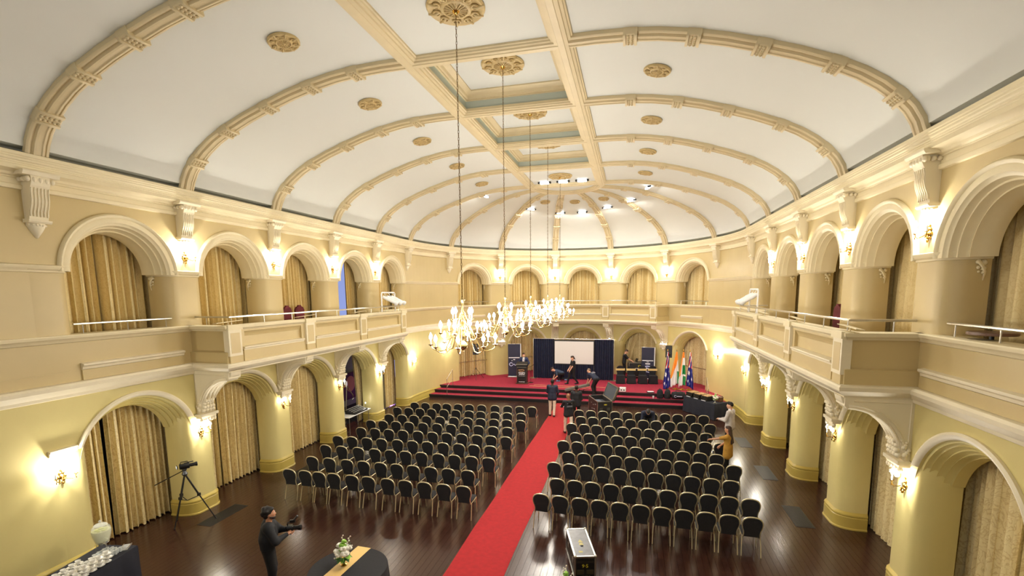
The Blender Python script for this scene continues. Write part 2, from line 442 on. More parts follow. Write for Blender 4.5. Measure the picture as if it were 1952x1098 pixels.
ledge(wa, [SECT*1.5+.19*i/4-.1 for i in range(5)], walls['apse']); ledge(wa, [pi-SECT*1.5+.1-.19*i/4 for i in range(5)], walls['apse'])
for F, par in ((wl, walls['left']), (wr, walls['right'])):
    mb = MB(); mb.box(F(YR, 0, 4.31), F(.3, .012, 4.34)); mb.build('thin_moulding', M_TAN, par)

# rear wall of the hall with three tall windows (behind the camera)
mb = MB()
xs = [-XW-.5, -5.8, -3.4, -1.2, 1.2, 3.4, 5.8, XW+.5]
for i in range(7):
    if i in (1, 3, 5): mb.box((xs[i], YR-.3, 0), (xs[i+1], YR, 5.2)); mb.box((xs[i], YR-.3, 8.8), (xs[i+1], YR, 11.2))
    else: mb.box((xs[i], YR-.3, 0), (xs[i+1], YR, 11.2))
wrear = mb.build('wall_rear', M_TAN); wrear['kind'] = 'structure'
for n, i in enumerate((1, 3, 5)):
    mb = MB()
    for q in range(4): mb.box((xs[i]+(xs[i+1]-xs[i]-.06)*q/3, YR-.2, 5.2), (xs[i]+(xs[i+1]-xs[i]-.06)*q/3+.06, YR-.12, 8.8))
    for q in range(5): mb.box((xs[i], YR-.2, 5.2+3.54*q/4), (xs[i+1], YR-.12, 5.26+3.54*q/4))
    o = mb.build('window_%d' % (n+1), M_WHITEM); o['kind'] = 'structure'

# ------------------------------------------------------------------ cornice, corbels
CORN = [(.0, 7.90), (.05, 7.91), (.06, 7.95), (.06, 7.985), (.03, 8.0), (.03, 8.10), (.06, 8.11), (.06, 8.13), (.10, 8.15), (.12, 8.19), (.18, 8.22), (.27, 8.235), (.27, 8.31), (.285, 8.32), (.285, 8.345), (.30, 8.35), (.305, 8.375), (.33, 8.39), (.335, 8.425), (.35, 8.435), (.35, 8.46), (.368, 8.475), (.372, 8.53), (.33, 8.545), (.02, 8.50)]
corn = sweep(CORN, 'trim_1', M_CREAM); corn['kind'] = 'structure'
CORB = [('left', F_left(k*B)) for k in range(0, 6)] + [('right', F_right(k*B)) for k in range(0, 6)] + [('apse', F_apse(pi-SECT*k)) for k in range(1, 7)]
def corbel(F, par, pendant):
    # scroll body: side profile in (d,z) swept over width
    prof = [(0, 8.22), (.30, 8.22), (.30, 8.05), (.275, 7.99), (.24, 7.93), (.225, 7.82), (.225, 7.72), (.19, 7.60), (.145, 7.50), (.14, 7.42), (.13, 7.36), (0, 7.36)]
    hw = .155
    mb = MB(); mb.loft([[F(s, d, z) for d, z in prof] for s in (-hw, hw)], True, True)
    o = mb.build('corbel', M_CREAM2, par)
    mb = MB()      # abacus at the top
    ab = [(0, 8.16), (.33, 8.16), (.36, 8.21), (.36, 8.24), (0, 8.24)]
    mb.loft([[F(s, d, z) for d, z in ab] for s in (-.30, .30)], True, True); mb.build('abacus', M_CREAM2, o)
    mb = MB()      # egg row
    for q in range(5):
        t = -.20+.10*q
        mb.sphere(F(t, .285, 8.09), .05, 8, 5, sc=(.8, .8, 1.1))
    for q in range(4): mb.sphere(F(-.15+.1*q, .27, 8.08), .025, 6, 4, sc=(.6, .6, 1.6))
    for sg in (-1, 1):
        for q in range(3): mb.sphere(F(sg*.19, .06+.09*q, 8.09), .045, 8, 5)
    mb.build('egg_moulding', M_CREAM2, o, 60)['kind'] = 'stuff'
    mb = MB()      # flutes: raised fillets on the face
    face = [(.255, 7.95), (.235, 7.86), (.232, 7.74), (.21, 7.64), (.165, 7.52), (.152, 7.42)]
    for q in range(6):
        t = -.14+.056*q
        rows = [[F(t-.008, d-.01, z), F(t-.008, d+.014, z), F(t+.008, d+.014, z), F(t+.008, d-.01, z)] for d, z in face]
        mb.loft(rows, True, True)
    mb.build('fluting', M_CREAM2, o)['kind'] = 'stuff'
    mb = MB()      # base slab
    sl = [(0, 7.30), (.15, 7.30), (.175, 7.33), (.175, 7.36), (0, 7.37)]
    mb.loft([[F(s, d, z) for d, z in sl] for s in (-.19, .19)], True, True); mb.build('base_slab', M_CREAM2, o)
    mb = MB()      # carved pendant leaf
    rows = []
    for hw_, dd, z in ((.15, .13, 7.30), (.155, .14, 7.26), (.13, .12, 7.21), (.10, .10, 7.15), (.055, .07, 7.08), (.02, .03, 7.02)):
        s_ = 1 if pendant else .6
        zz = 7.30-(7.30-z)*s_
        rows.append([F(hw_*cos(pi*j/10), dd*sin(pi*j/10)*(1+.12*(j % 2)), zz) for j in range(11)])
    mb.grid(rows)
    for q in range(7): mb.sphere(F(-.135+.045*q, .135-.3*(q/6-.5)**2, 7.265), .026, 6, 4)
    mb.build('pendant_leaf', M_CREAM2, o, 60)
for i, (nm, F) in enumerate(CORB): corbel(F, walls[nm], i in (0, 5, 6, 11, 12, 17))

# ------------------------------------------------------------------ vault
VP = [(7.88, 8.55), (7.81, 8.75), (7.68, 8.97), (7.49, 9.18), (7.22, 9.41), (6.90, 9.62), (6.50, 9.82), (5.9, 10.06), (5.30, 10.26), (4.7, 10.44), (4.12, 10.58), (3.5, 10.69), (2.97, 10.745), (2.3, 10.775), (1.64, 10.78)]
def vnorm(i):
    a = VP[max(0, i-1)]; b = VP[min(len(VP)-1, i+1)]
    dx, dz = b[0]-a[0], b[1]-a[1]; l = sqrt(dx*dx+dz*dz)
    return (-dz/l*-1, -dx/l*-1) if False else (dz/l, -dx/l)      # points out of the room
def vo(i, h):
    n = vnorm(i); sgn = 1 if n[1] > 0 or (abs(n[1]) < .3 and n[0] > 0) else -1
    return (VP[i][0]+sgn*n[0]*h, VP[i][1]+sgn*n[1]*h)
OUT = [vo(i, .09) for i in range(len(VP))]
VROWS = [(8.32, 8.36), (8.32, 8.69), (7.915, 8.67)] + [p for p in OUT if p[1] > 8.72]      # shadow gap behind the cornice lip
ceil = MB()
ys = [YR, -6, -3, 0, B, 2*B, 3*B, 4*B, Y5]
for sg in (-1, 1):
    ceil.grid([[(sg*x, y, z) for y in ys] for x, z in VROWS])
AR = DW/XW
NA = 56
ceil.grid([[(x*cos(pi*j/NA), Y5+x*AR*sin(pi*j/NA), z) for j in range(NA+1)] for x, z in VROWS])
# flat strip in the middle: bays -3..0 and 4 flat; bays 1..3 open to coffers; ring disc
zf = 10.87
ceil.grid([[(x, y, zf) for y in (YR, -3, B)] for x in (-1.66, 1.66)]); ceil.grid([[(x, y, zf) for y in (4*B, Y5)] for x in (-1.66, 1.66)])
ceil.grid([[(x*cos(pi*j/24), Y5+x*AR*sin(pi*j/24), zf) for j in range(25)] for x in (.01, 1.66)])
ceiling = ceil.build('ceiling', M_VAULT, None, 30); ceiling['kind'] = 'structure'
# coffers
for k in (1, 2, 3):
    y0, y1 = k*B+.16, (k+1)*B-.16; x0 = 1.44
    def ring(i, z): return [(-x0+i, y0+i, z), (x0-i, y0+i, z), (x0-i, y1-i, z), (-x0+i, y1-i, z)]
    mb = MB(); mb.grid([ring(0, 10.82), ring(0, 11.10)], closed=True); mb.build('coffer_side', M_COFF, ceiling)
    mb = MB(); mb.grid([ring(0, 11.10), ring(.05, 11.10), ring(.05, 11.13), ring(.10, 11.14), ring(.12, 11.20), ring(.20, 11.25), ring(.24, 11.27), ring(.24, 11.30)], closed=True); mb.build('coffer_moulding', M_RIB, ceiling)
    mb = MB(); mb.grid([ring(.2, 11.30)[:2], ring(.2, 11.30)[:1:-1]]); mb.build('coffer_ceiling', M_VAULT, ceiling)
# ribs
RIBX = [(-.19, .09), (-.19, .02), (-.165, .0), (-.135, .0), (-.125, .02), (-.10, .02), (-.085, -.03), (-.05, -.035), (-.04, -.015), (.04, -.015), (.05, -.035), (.085, -.03), (.10, .02), (.125, .02), (.135, .0), (.165, .0), (.19, .02), (.19, .09)]
COLL = [3, 6, 8, 10, 12]
def rib(pos, wdir, scale, name='rib'):
    """pos(x,z)->point ; wdir: unit vector along the rib's width"""
    mb = MB(); rows = []
    for i in range(len(VP)):
        rows.append([Vector(pos(*vo(i, h*1.0)))+wdir*(u*scale(i)) for u, h in RIBX])
    mb.grid(rows)
    o = mb.build(name, M_RIB, ceiling, 40)
    for ci in COLL:
        mb = MB()
        # band
        a = VP[ci]; n = vo(ci, 1); tn = (VP[ci+1][0]-VP[ci-1][0], VP[ci+1][1]-VP[ci-1][1]); l = sqrt(tn[0]**2+tn[1]**2); tx, tz = tn[0]/l, tn[1]/l
        def pt(s, u, h):
            q = vo(ci, h); return Vector(pos(q[0]+tx*s, q[1]+tz*s))+wdir*(u*scale(ci))
        for s0, s1, h in ((-.13, -.08, -.065), (.08, .13, -.065), (-.08, .08, -.04)):
            mb.loft([[pt(s0, u, hh) for u, hh in ((-.205, .09), (-.205, h+.02), (-.19, h), (.19, h), (.205, h+.02), (.205, .09))], [pt(s1, u, hh) for u, hh in ((-.205, .09), (-.205, h+.02), (-.19, h), (.19, h), (.205, h+.02), (.205, .09))]], True, True)
        for q in range(5):
            for e in (-.035, .035):
                c = pt(e, -.15+.075*q, -.05); mb.sphere(c, .027, 6, 4)
        mb.build('collar', M_RIB, o, 60)
    return o
for k in range(-1, 6):
    for sg in (-1, 1):
        rib(lambda x, z, sg=sg, k=k: (sg*x, k*B, z), Vector((0, 1, 0)), lambda i: 1.0)
for k in range(1, 7):
    a = pi-SECT*k; 
    wd = Vector((-sin(a), cos(a)*AR, 0)).normalized()
    rib(lambda x, z, a=a: (x*cos(a), Y5+x*AR*sin(a), z), wd, lambda i: .95 if i < 12 else .8)
# beams along the hall and cross beams between them
BX = [(-.24, .12), (-.24, .05), (-.21, .04), (-.20, .01), (-.15, .0), (-.14, -.03), (-.07, -.04), (-.06, -.055), (.06, -.055), (.07, -.04), (.14, -.03), (.15, .0), (.20, .01), (.21, .04), (.24, .05), (.24, .12)]
for sg in (-1, 1):
    mb = MB(); mb.grid([[(sg*1.645+u, y, 10.78+h) for u, h in BX] for y in (YR, Y5)]); mb.build('longitudinal_beam', M_RIB, ceiling, 40)
for k in range(-1, 6):
    mb = MB(); mb.grid([[(x, k*B+u*.85, 10.785+h) for u, h in BX] for x in (-1.58, 1.58)]); mb.build('cross_beam', M_RIB, ceiling, 40)
mb = MB(); mb.grid([[((1.645+u*.9)*cos(pi*j/28), Y5+(1.645+u*.9)*AR*sin(pi*j/28), 10.78+h) for u, h in BX] for j in range(29)]); mb.build('apse_ring', M_RIB, ceiling, 40)
# cover above everything
mb = MB(); mb.box((-13, YR-.3, 11.32), (13, 27, 11.5)); rf = mb.build('roof', M_DARK, None); rf['kind'] = 'structure'

# ceiling roses
def vz(x):
    x = abs(x)
    for i in range(len(OUT)-1):
        if OUT[i+1][0] <= x <= OUT[i][0]:
            f = (x-OUT[i+1][0])/(OUT[i][0]-OUT[i+1][0]); return OUT[i+1][1]+f*(OUT[i][1]-OUT[i+1][1]), atan2(OUT[i][1]-OUT[i+1][1], OUT[i][0]-OUT[i+1][0])
    return zf, 0
def rose(name, label, loc, R, tilt, tdir, petals, group):
    t = thing(name, label, 'ceiling rose', loc, 0, group)
    # local frame with -z into the room
    q = Matrix.Rotation(tilt, 3, Vector(tdir)); t.rotation_euler = q.to_euler()
    mb = MB(); mb.lathe([(R*.985, 0), (R, -.02), (R*.95, -.05), (R*.88, -.05), (R*.82, -.03), (R*.55, -.03), (R*.5, -.055), (R*.42, -.06), (R*.38, -.03), (R*.1, -.06)], 32); mb.build('base_plate', M_ROSE, t, 40)
    mb = MB()
    mb.tube([(R*(.68+.11*cos(q)), R*.13*sin(q), -.05) for q in [.5+5.4*j/12 for j in range(13)]], R*.035, 5)
    mb.tube([(R*.55, 0, -.04), (R*.75, 0, -.06), (R*.98, 0, -.04)], R*.05, 6, rad=[R*.03, R*.07, R*.045])
    l0 = mb.build('leaf_scroll', M_ROSE, t, 60)
    for i in range(1, petals):
        l1 = l0.copy(); COL.objects.link(l1); l1.parent = t; l1.rotation_euler = (0, 0, 2*pi*i/petals)
    mb = MB()
    for i in range(16):
        a = 2*pi*i/16
        mb.tube([(R*.12*cos(a), R*.12*sin(a), -.065), (R*.40*cos(a), R*.40*sin(a), -.05)], R*.022, 5)
    mb.sphere((0, 0, -.06), R*.1, 10, 5, sc=(1, 1, .5))
    mb.build('rosette', M_ROSE, t, 60)
    return t
nth = ['nearest', 'second', 'third', 'fourth', 'fifth']
for k in range(5):
    z = 11.295 if k in (1, 2, 3) else zf-.005
    lab = ['large ornate plaster ceiling rose of the nearest chandelier, at the top edge', 'ceiling rose inside the nearest ceiling coffer, with the second chandelier chain', 'ceiling rose inside the middle ceiling coffer, with the third chandelier chain', 'ceiling rose inside the farthest ceiling coffer, with the fourth chandelier chain', 'ceiling rose of the farthest chandelier, beside the row of ceiling lights'][k]
    rose('ceiling_rose', lab, (0, (k+.5)*B, z), .52, 0, (0, 1, 0), 10, 'ceiling roses over the chandeliers')
for sg, side in ((-1, 'left'), (1, 'right')):
    for k in range(5):
        x = sg*3.55; z, sl = vz(3.55)
        lab = 'small plaster ceiling rose on the %s slope of the vault, %s bay from the camera' % (side, nth[k])
        rose('ceiling_rose', lab, (x, (k+.5)*B, z-.01), .30, -sg*sl*-1 if False else sg*-sl, (0, 1, 0), 8, 'small ceiling roses on the vault slopes')
for n, sct in enumerate((2.5, 3.5, 4.5)):
    a = pi-SECT*sct; R_ = 3.6; z, sl = vz(R_)
    nm = ('left of the middle dome panel', 'in the middle dome panel above the screen', 'right of the middle dome panel')[n]
    rose('ceiling_rose', 'small plaster ceiling rose in the apse dome, ' + nm, (R_*cos(a), Y5+R_*AR*sin(a), z-.01), .28, sl, (sin(a), -cos(a), 0), 8, 'small ceiling roses in the dome')
# ================================================================== BALCONIES
def balcony(label, F, s0, s1, peds, par_name='balcony', nsub=2, D=1.19):
    t = thing(par_name, label, None, (0, 0, 0), 0, None); t['kind'] = 'structure'
    def upath(e, z, inner=0):
        n = max(2, nsub)
        P = [F(s0-e, -.02, z)] + [F(s0-e+(s1-s0+2*e)*i/n, D+e, z) for i in range(n+1)] + [F(s1+e, -.02, z)]
        return P
    def usweep(prof, name, m, sm=35):
        mb = MB(); mb.grid([upath(e, z) for e, z in prof]); return mb.build(name, m, t, sm)
    usweep([(-.10, 3.86), (-.04, 3.86), (-.03, 3.90), (.02, 3.92), (.07, 3.98), (.10, 4.01), (.11, 4.08), (.08, 4.11), (-.06, 4.13)], 'base_moulding', M_CREAM2)
    n = max(2, nsub)
    mb = MB(); mb.grid([[F(s0+.05+(s1-s0-.1)*i/n, d, z) for i in range(n+1)] for d, z in ((-.02, 4.14), (D-.06, 4.14), (D-.06, 3.87), (-.02, 3.87))]); mb.build('deck', M_CREAM, t)
    usweep([(-.07, 4.12), (-.07, 5.0)], 'parapet', M_TAN)
    usweep([(-.06, 4.11), (.0, 4.11), (.0, 4.40), (-.06, 4.42)], 'dado', M_TAN)
    usweep([(-.10, 4.95), (.0, 4.96), (.02, 5.0), (.055, 5.02), (.06, 5.09), (.04, 5.10), (-.26, 5.10), (-.26, 4.2)], 'coping', M_CREAM)
    hp = .21
    for i, s in enumerate(peds):
        def bx(mb, ds0, ds1, d0, d1, z0, z1):
            mb.loft([[F(s+ds0, d0, z), F(s+ds0, d1, z), F(s+ds1, d1, z), F(s+ds1, d0, z)] for z in (z0, z1)], True, True)
        mb = MB(); bx(mb, -hp, hp, D-.1, D+.065, 4.30, 5.0); o = mb.build('pedestal', M_CREAM2, t)
        mb = MB(); bx(mb, -hp-.03, hp+.03, D-.1, D+.10, 4.98, 5.115); mb.build('pedestal_cap', M_CREAM, o)
        mb = MB(); bx(mb, -hp+.02, hp-.02, D-.1, D+.045, 4.11, 4.31); mb.build('pedestal_block', M_TAN, o)
        mb = MB(); bx(mb, -hp+.06, hp-.06, D+.03, D+.069, 4.37, 4.90); mb.build('pedestal_panel', M_TAN, o)
        mb = MB()      # small sloping board on a post behind the coping
        bx(mb, -.01, .01, D-.14, D-.12, 5.1, 5.17)
        mb.loft([[F(s-.42, D-.2, z), F(s-.42, D-.06, z+.02), F(s+.42, D-.06, z+.06), F(s+.42, D-.2, z+.04)] for z in (5.15, 5.165)], True, True); mb.build('ledge_board', M_CREAM, t)
    for s_a, s_b in zip(peds[:-1], peds[1:]):
        a, b = s_a+hp, s_b-hp; m_ = 6
        mb = MB(); mb.loft([[F(a+.09+(b-a-.18)*i/m_, D+d, z) for d, z in ((-.06, 4.40), (.03, 4.41), (.04, 4.45), (.065, 4.47), (.065, 4.50), (-.06, 4.52))] for i in range(m_+1)], True, True); mb.build('ledge_moulding', M_CREAM2, t)
        mb = MB(); mb.loft([[F(a+.09+(b-a-.18)*i/m_, D+d, z) for d, z in ((-.06, 4.11), (.025, 4.11), (.025, 4.42), (-.06, 4.42))] for i in range(m_+1)], True, True); mb.build('ledge_panel', M_TAN, t)
        for x0, x1 in ((a, a+.16), (b-.16, b)):
            mb = MB(); mb.loft([[F(x0, D-.07, z), F(x0, D, z), F(x1, D, z), F(x1, D-.07, z)] for z in (4.42, 4.98)], True, True); mb.build('stile', M_TAN, t)
        # swept top of the recessed panel
        mb = MB(); mb.loft([[F(a+.16+(b-a-.32)*i/m_, D+d, z) for d, z in ((-.07, 4.78), (-.055, 4.83), (-.03, 4.88), (.0, 4.92), (.0, 4.97), (-.07, 4.97))] for i in range(m_+1)], True, True); mb.build('panel_cove', M_TAN, t)
    # brackets below the pedestals
    for i, s in enumerate(peds):
        hw = .20
        poly = [(-.02, 3.87), (D-.06, 3.87), (D-.06, 3.70)] + [(1.06-.94*cos(pi/2*(1-j/10)), 2.74+.94*sin(pi/2*(1-j/10))) for j in range(11)] + [(.10, 2.70), (-.02, 2.70)]
        mb = MB(); mb.loft([[F(s+q, d, z) for d, z in poly] for q in (-hw, hw)], True, True); o = mb.build('bracket', M_CREAM2, t)
        for sg in (-1, 1):      # raised moulding and carved leaf on each cheek
            mb = MB()
            mb.tube([F(s+sg*hw, 1.06-1.0*cos(pi/2*(1-j/12))*.98, 2.74+1.0*sin(pi/2*(1-j/12))*.98) for j in range(13)], .022, 5)
            mb.tube([F(s+sg*hw, .05, 2.8), F(s+sg*hw, .05, 3.80), F(s+sg*hw, .98, 3.80)], .014, 4)
            mb.build('cheek_moulding', M_CREAM2, o, 50)
            mb = MB()
            for q in range(7):
                aa = .06+.055*q; mb.sphere(F(s+sg*(hw+.004), 1.06-(.97+.035*(q % 3))*cos(aa), 2.76+.90*sin(aa)), .05-.004*q, 7, 4)
            for q in range(3): mb.tube([F(s+sg*(hw+.004), 1.06-(.99-.045*q)*cos(aa), 2.76+(.99-.045*q)*sin(aa)) for aa in [.35+.7*j/8 for j in range(9)]], .014, 5)
            mb.build('carved_leaf', M_CREAM2, o, 60)['kind'] = 'stuff'
        mb = MB()      # face of the bracket: smooth ribs ending in a leaf cluster at the foot
        for u_ in (-.13, 0, .13): mb.tube([F(s+u_, 1.06-.935*cos(aa), 2.74+.935*sin(aa)) for aa in [.1+1.45*j/12 for j in range(13)]], .05, 7)
        for j in range(4):
            aa = .06+.10*j
            for u_ in (-.15, -.05, .05, .15): mb.sphere(F(s+u_*(1-.1*j), 1.06-(.90-.02*(j % 2))*cos(aa), 2.74+.92*sin(aa)), .062-.006*j, 7, 4)
        mb.build('leaf_roll', M_CREAM2, o, 60)['kind'] = 'stuff'
        mb = MB(); mb.loft([[F(s-.16, .92, z), F(s-.16, dd, z), F(s+.16, dd, z), F(s+.16, .92, z)] for z, dd in ((3.64, 1.07), (3.70, 1.11), (3.78, 1.16), (3.88, 1.19))], True, True); mb.build('console', M_CREAM2, o)
        mb = MB()      # capital under the bracket foot
        for (z0, z1, dd, ww) in ((2.64, 2.71, .22, .27), (2.58, 2.64, .18, .23)):
            mb.loft([[F(s-ww, -.02, z), F(s-ww, dd, z), F(s+ww, dd, z), F(s+ww, -.02, z)] for z in (z0, z1)], True, True)
        for q in range(6):
            mb.sphere(F(s-.20+.08*q, .14, 2.53), .05, 7, 4, sc=(1, 1, 1.3))
        mb.sphere(F(s, .12, 2.44), .07, 8, 5, sc=(1.5, 1, 1)); mb.sphere(F(s, .08, 2.36), .05, 8, 5)
        mb.build('capital', M_CREAM2, o, 60)
    return t
peds = [3.30, 2*B, 3*B, 12.86]
balL = balcony('left gallery balcony of tan plaster with cream coping, pedestals and scroll brackets', wl, 3.06, 13.1, peds)
balR = balcony('right gallery balcony of tan plaster with cream coping, pedestals and scroll brackets', wr, 3.06, 13.1, peds)
RA = 7.75
aA = APB0
FA = lambda s, d, z: wa(aA-s/RA, d, z)
sT = (APB0-APB1)*RA
pa = [(aA-(pi-SECT*k))*RA for k in (2, 3, 4, 5)]
balA = balcony('curved balcony above the stage with cream coping and scroll brackets', FA, 0, sT, [.25]+pa[1:3]+[sT-.25], nsub=24)

def handrail(label, pts, posts, z0=5.10, zt=5.30, group=None, r=.024):
    t = thing('handrail', label, 'handrail', (0, 0, 0), 0, group)
    mb = MB(); mb.tube(pts, r, 6); mb.build('rail', M_STEEL, t, 40)
    for p in posts:
        mb = MB(); mb.tube([(p[0], p[1], z0), (p[0], p[1], zt-.01)], .011, 5); mb.build('post', M_STEEL, t, 40)
    return t
for F, side in ((wl, 'left'), (wr, 'right')):
    d = 1.07
    pts = [F(3.32, .0, 5.31), F(3.32, d, 5.31), F(12.8, d, 5.31), F(12.8, .1, 5.31)]
    handrail('long steel handrail along the %s balcony parapet' % side, pts, [F(3.32, .35, 0)] + [F(3.4+9.3*i/8, d, 0) for i in range(9)] + [F(12.8, .5, 0)])
    if side == 'left': handrail('short steel handrail across the nearest upper arch of the left wall', [F(.50, -.1, 5.31), F(2.72, -.1, 5.31)], [F(.68, -.1, 0), F(1.62, -.1, 0), F(2.56, -.1, 0)])
    else: handrail('short steel handrail across the nearest upper arch of the right wall', [F(.0, -.1, 5.31), F(2.6, -.1, 5.31)], [F(.4, -.1, 0), F(1.4, -.1, 0), F(2.4, -.1, 0)])
n = 20
handrail('curved steel handrail along the apse balcony over the screen', [FA(.15+(sT-.3)*i/n, 1.07, 5.31) for i in range(n+1)], [FA(.2+(sT-.4)*i/10, 1.07, 0) for i in range(11)])
for sct, nm in ((1.5, 'leftmost'), (5.5, 'rightmost')):
    a = pi-SECT*sct
    handrail('short steel handrail across the %s upper arch of the apse' % nm, [wa(a+.13-.26*i/4, -.12, 5.31) for i in range(5)], [wa(a+.11-.22*i/2, -.12, 0) for i in range(3)])

# ================================================================== CURTAINS
def drape_mb(F, t0, t1, d, z0, z1, folds, seed, tie=None):
    rnd = random.Random(seed); ph = rnd.random()*6; n = folds*12
    rows = []
    amps = [rnd.uniform(.6, 1.3) for _ in range(folds+2)]
    for j in range(7):
        v = j/6; z = z0+(z1-z0)*v; row = []
        for i in range(n+1):
            u = i/n; tt = t0+(t1-t0)*u
            k = u*folds; am = amps[int(k)]
            dd = .085*am*(1.1-.3*v)*(2*abs(sin(pi*k+ph/2+.35*sin(2.3*k)))-1.2)+.02*sin(5*u+ph+2*v)
            tt += .03*sin(2*pi*k+ph+1.2)*(1.2-v*.4)
            if tie:
                c, wv = tie(v); tt = c+(tt-(t0+t1)/2)*wv
            row.append(F(tt, d+dd, z+(.015*sin(2*pi*k+ph) if j == 0 else 0)))
        rows.append(row)
    mb = MB(); mb.grid(rows); return mb
def curtain(label, F, z0, z1, m, spec, group):
    t = thing('curtain', label, 'curtain', (0, 0, 0), 0, group)
    for i, (t0, t1, folds, tie) in enumerate(spec):
        drape_mb(F, t0, t1, -.86, z0, z1, folds, hash((round(F(0, 0, 0)[0]*10), round(F(0, 0, 0)[1]*10), int(z0), i)) & 0xffff, tie).build('drape', m, t, 60)
    mb = MB(); mb.tube([F(-1.5, -.86, z1+.02), F(1.5, -.86, z1+.02)], .02, 6); mb.build('curtain_rod', M_DARK, t, 40)
nmw = {'left': 'left wall', 'right': 'right wall', 'apse': 'apse'}
pos5 = ['nearest', 'second', 'third', 'fourth', 'farthest']
pos5a = ['leftmost', 'second from left', 'middle', 'second from right', 'rightmost']
for nm, i, F, half in BAYS:
    pos = (pos5a if nm == 'apse' else pos5)[i]
    # upper
    sp = [(-1.5, .02, 9, None), (-.02, 1.5, 9, None)]
    lab = 'gold damask curtain filling the %s upper gallery arch, %s' % (pos, nmw[nm])
    if nm == 'left' and i == 3: sp = [(.5, 1.5, 9, None)]; lab = 'gold curtain drawn part open before a blue-lit window, fourth upper arch of left wall'
    curtain(lab, F, 4.22, 7.75, M_CURT2, sp, 'upper gallery curtains')
    # lower
    z0 = .53 if nm == 'apse' else .03
    sp = [(-1.5, .01, 9, None), (-.01, 1.5, 9, None)]
    lab = 'pale gold damask curtain filling the %s ground floor arch, %s' % (pos, nmw[nm])
    if nm == 'left' and i in (0, 1): sp = [(-1.5, -.28, 9, None), (-.22, 1.5, 12, None)]
    if nm == 'left' and i == 3: sp = [(.62, 1.22, 5, None)]; lab = 'gold curtain pulled aside from the open arch with the mixing desk'; sp = [(.7, 1.6, 7, lambda v: (1.33-.20*v*v, .70+.25*abs(v-.35)))]
    if nm == 'left' and i == 4: sp = [(.33, 1.45, 8, None)]; lab = 'half drawn gold curtain beside a purple-lit gap, farthest ground arch of left wall'
    if nm == 'apse' and i == 3: sp = [(-1.25, -.1, 7, lambda v: (-.95+.55*v*v, .5+.5*v*v)), (-.55, 1.25, 12, None)]; lab = 'gold curtain with one drape tied back, arch behind the black clad presenter'
    if nm == 'apse' and i == 3: lab = 'gold curtain with one drape swept aside behind the man at the road case'
    curtain(lab, F, z0, 3.55, M_CURT, sp, 'ground floor curtains')
# window handrails and lit panes in the apse arches
for sct, nm in ((1.5, 'leftmost'), (2.5, 'second from left'), (5.5, 'rightmost')):
    a = pi-SECT*sct
    handrail('steel guard rail before the curtain of the %s ground arch of the apse' % nm, [wa(a+.15-.30*i/4, -.45, 1.52) for i in range(5)], [wa(a+.13, -.45, 0), wa(a-.13, -.45, 0)], z0=.51, zt=1.52, r=.02)
# daylight seen through the half-open curtain in the left gallery, purple-lit lobby below
mb = MB(); mb.box((-XW-3.1, 13.0, 4.4), (-XW-3.05, 15.8, 7.6)); o = mb.build('window_4', M_BLUEPANE); o['kind'] = 'structure'
mb = MB(); mb.box((-10.9, 17.4, .8), (-10.85, 19.4, 3.0)); o = mb.build('window_5', M_BLUEPANE); o['kind'] = 'structure'
lamp('POINT', 'lobby_uplight', (-10.0, 17.0, .5), 30, (.62, .2, 1), shadow_soft_size=.1)

# ================================================================== STAGE AND AISLE CARPET
stg = bpy.data.objects.new('stage', None); COL.objects.link(stg); stg['kind'] = 'structure'
def stage_poly(y0, inset=0):
    s = (y0-Y5)/(DW); a0 = asin(s)
    return a0
def stage_slab(y0, y1, z, name):
    """carpet-topped slab from line y0 back to y1 (None = whole apse incl. window recesses)"""
    poly = []
    if y1 is None:
        s0 = asin(min(1, (y0-Y5)/(DW)))
        x0 = XW*cos(s0)
        pts = [(-x0, y0), (x0, y0)]
        for j in range(41):
            a = s0+.02+(pi-2*s0-.04)*j/40; p = wa(a, -1.15, 0); pts.append((p[0], max(p[1], y0+.01)))
        poly = pts
    else:
        x0 = XW*cos(asin((y0-Y5)/DW)); x1 = XW*cos(asin((y1-Y5)/DW)); poly = [(-x0, y0), (x0, y0), (x1, y1), (-x1, y1)]
    mb = MB(); mb.prism(poly, z-.05, z); mb.build(name, M_STAGE, stg)
    return x0
YS = (17.62, 18.16, 18.70)
for i, y in enumerate(YS):
    z = .17*(i+1); x0 = XW*cos(asin((y-Y5)/DW))
    stage_slab(y, (YS[i+1]+.03 if i < 2 else None), z, 'tread' if i < 2 else 'deck')
    mb = MB(); mb.box((-x0, y+.02, z-.17), (x0, y+.06, z-.05)); mb.build('riser', M_BLK, stg)
    mb = MB(); mb.box((-x0, y-.012, z-.055), (x0, y+.05, z+.004)); mb.build('nosing', mat('nosing_rubber', S(40, 24, 28), .6), stg)
mb = MB()
rows = []
for j in range(30):
    y = YR+(17.6-YR)*j/29
    rows.append([(-.62+.012*sin(j*1.7), y, 0), (-.62+.012*sin(j*1.7), y, .007), (.64+.012*sin(j*1.3), y, .007), (.64+.012*sin(j*1.3), y, 0)])
mb.loft(rows, True, True)
tag(mb.build('aisle_carpet', M_RED), 'long bright red carpet runner along the central aisle to the stage', 'carpet')
# floor vents
gm = mat('vent_iron', S(30, 27, 24), .5)
k_ = 0
for sg, side, ys_ in ((-1, 'left', (2.95, 6.4)), (1, 'right', (6.3, 9.4, 12.6))):
    for q, y in enumerate(ys_):
        x = sg*7.45
        t = thing('floor_vent', 'dark metal floor vent beside the %s pillar from the front on the %s side' % (ORD[q] if sg < 0 else ORD[q+1], side), 'vent', (x, y, 0), 0, 'floor vents')
        mb = MB(); mb.box((-.22, -.62, 0), (.22, .62, .006)); mb.build('vent_frame', gm, t)
        for j in range(9): 
            mb = MB(); mb.box((-.2+.045*j, -.58, .006), (-.18+.045*j, .58, .011)); mb.build('slat', M_BLK, t)

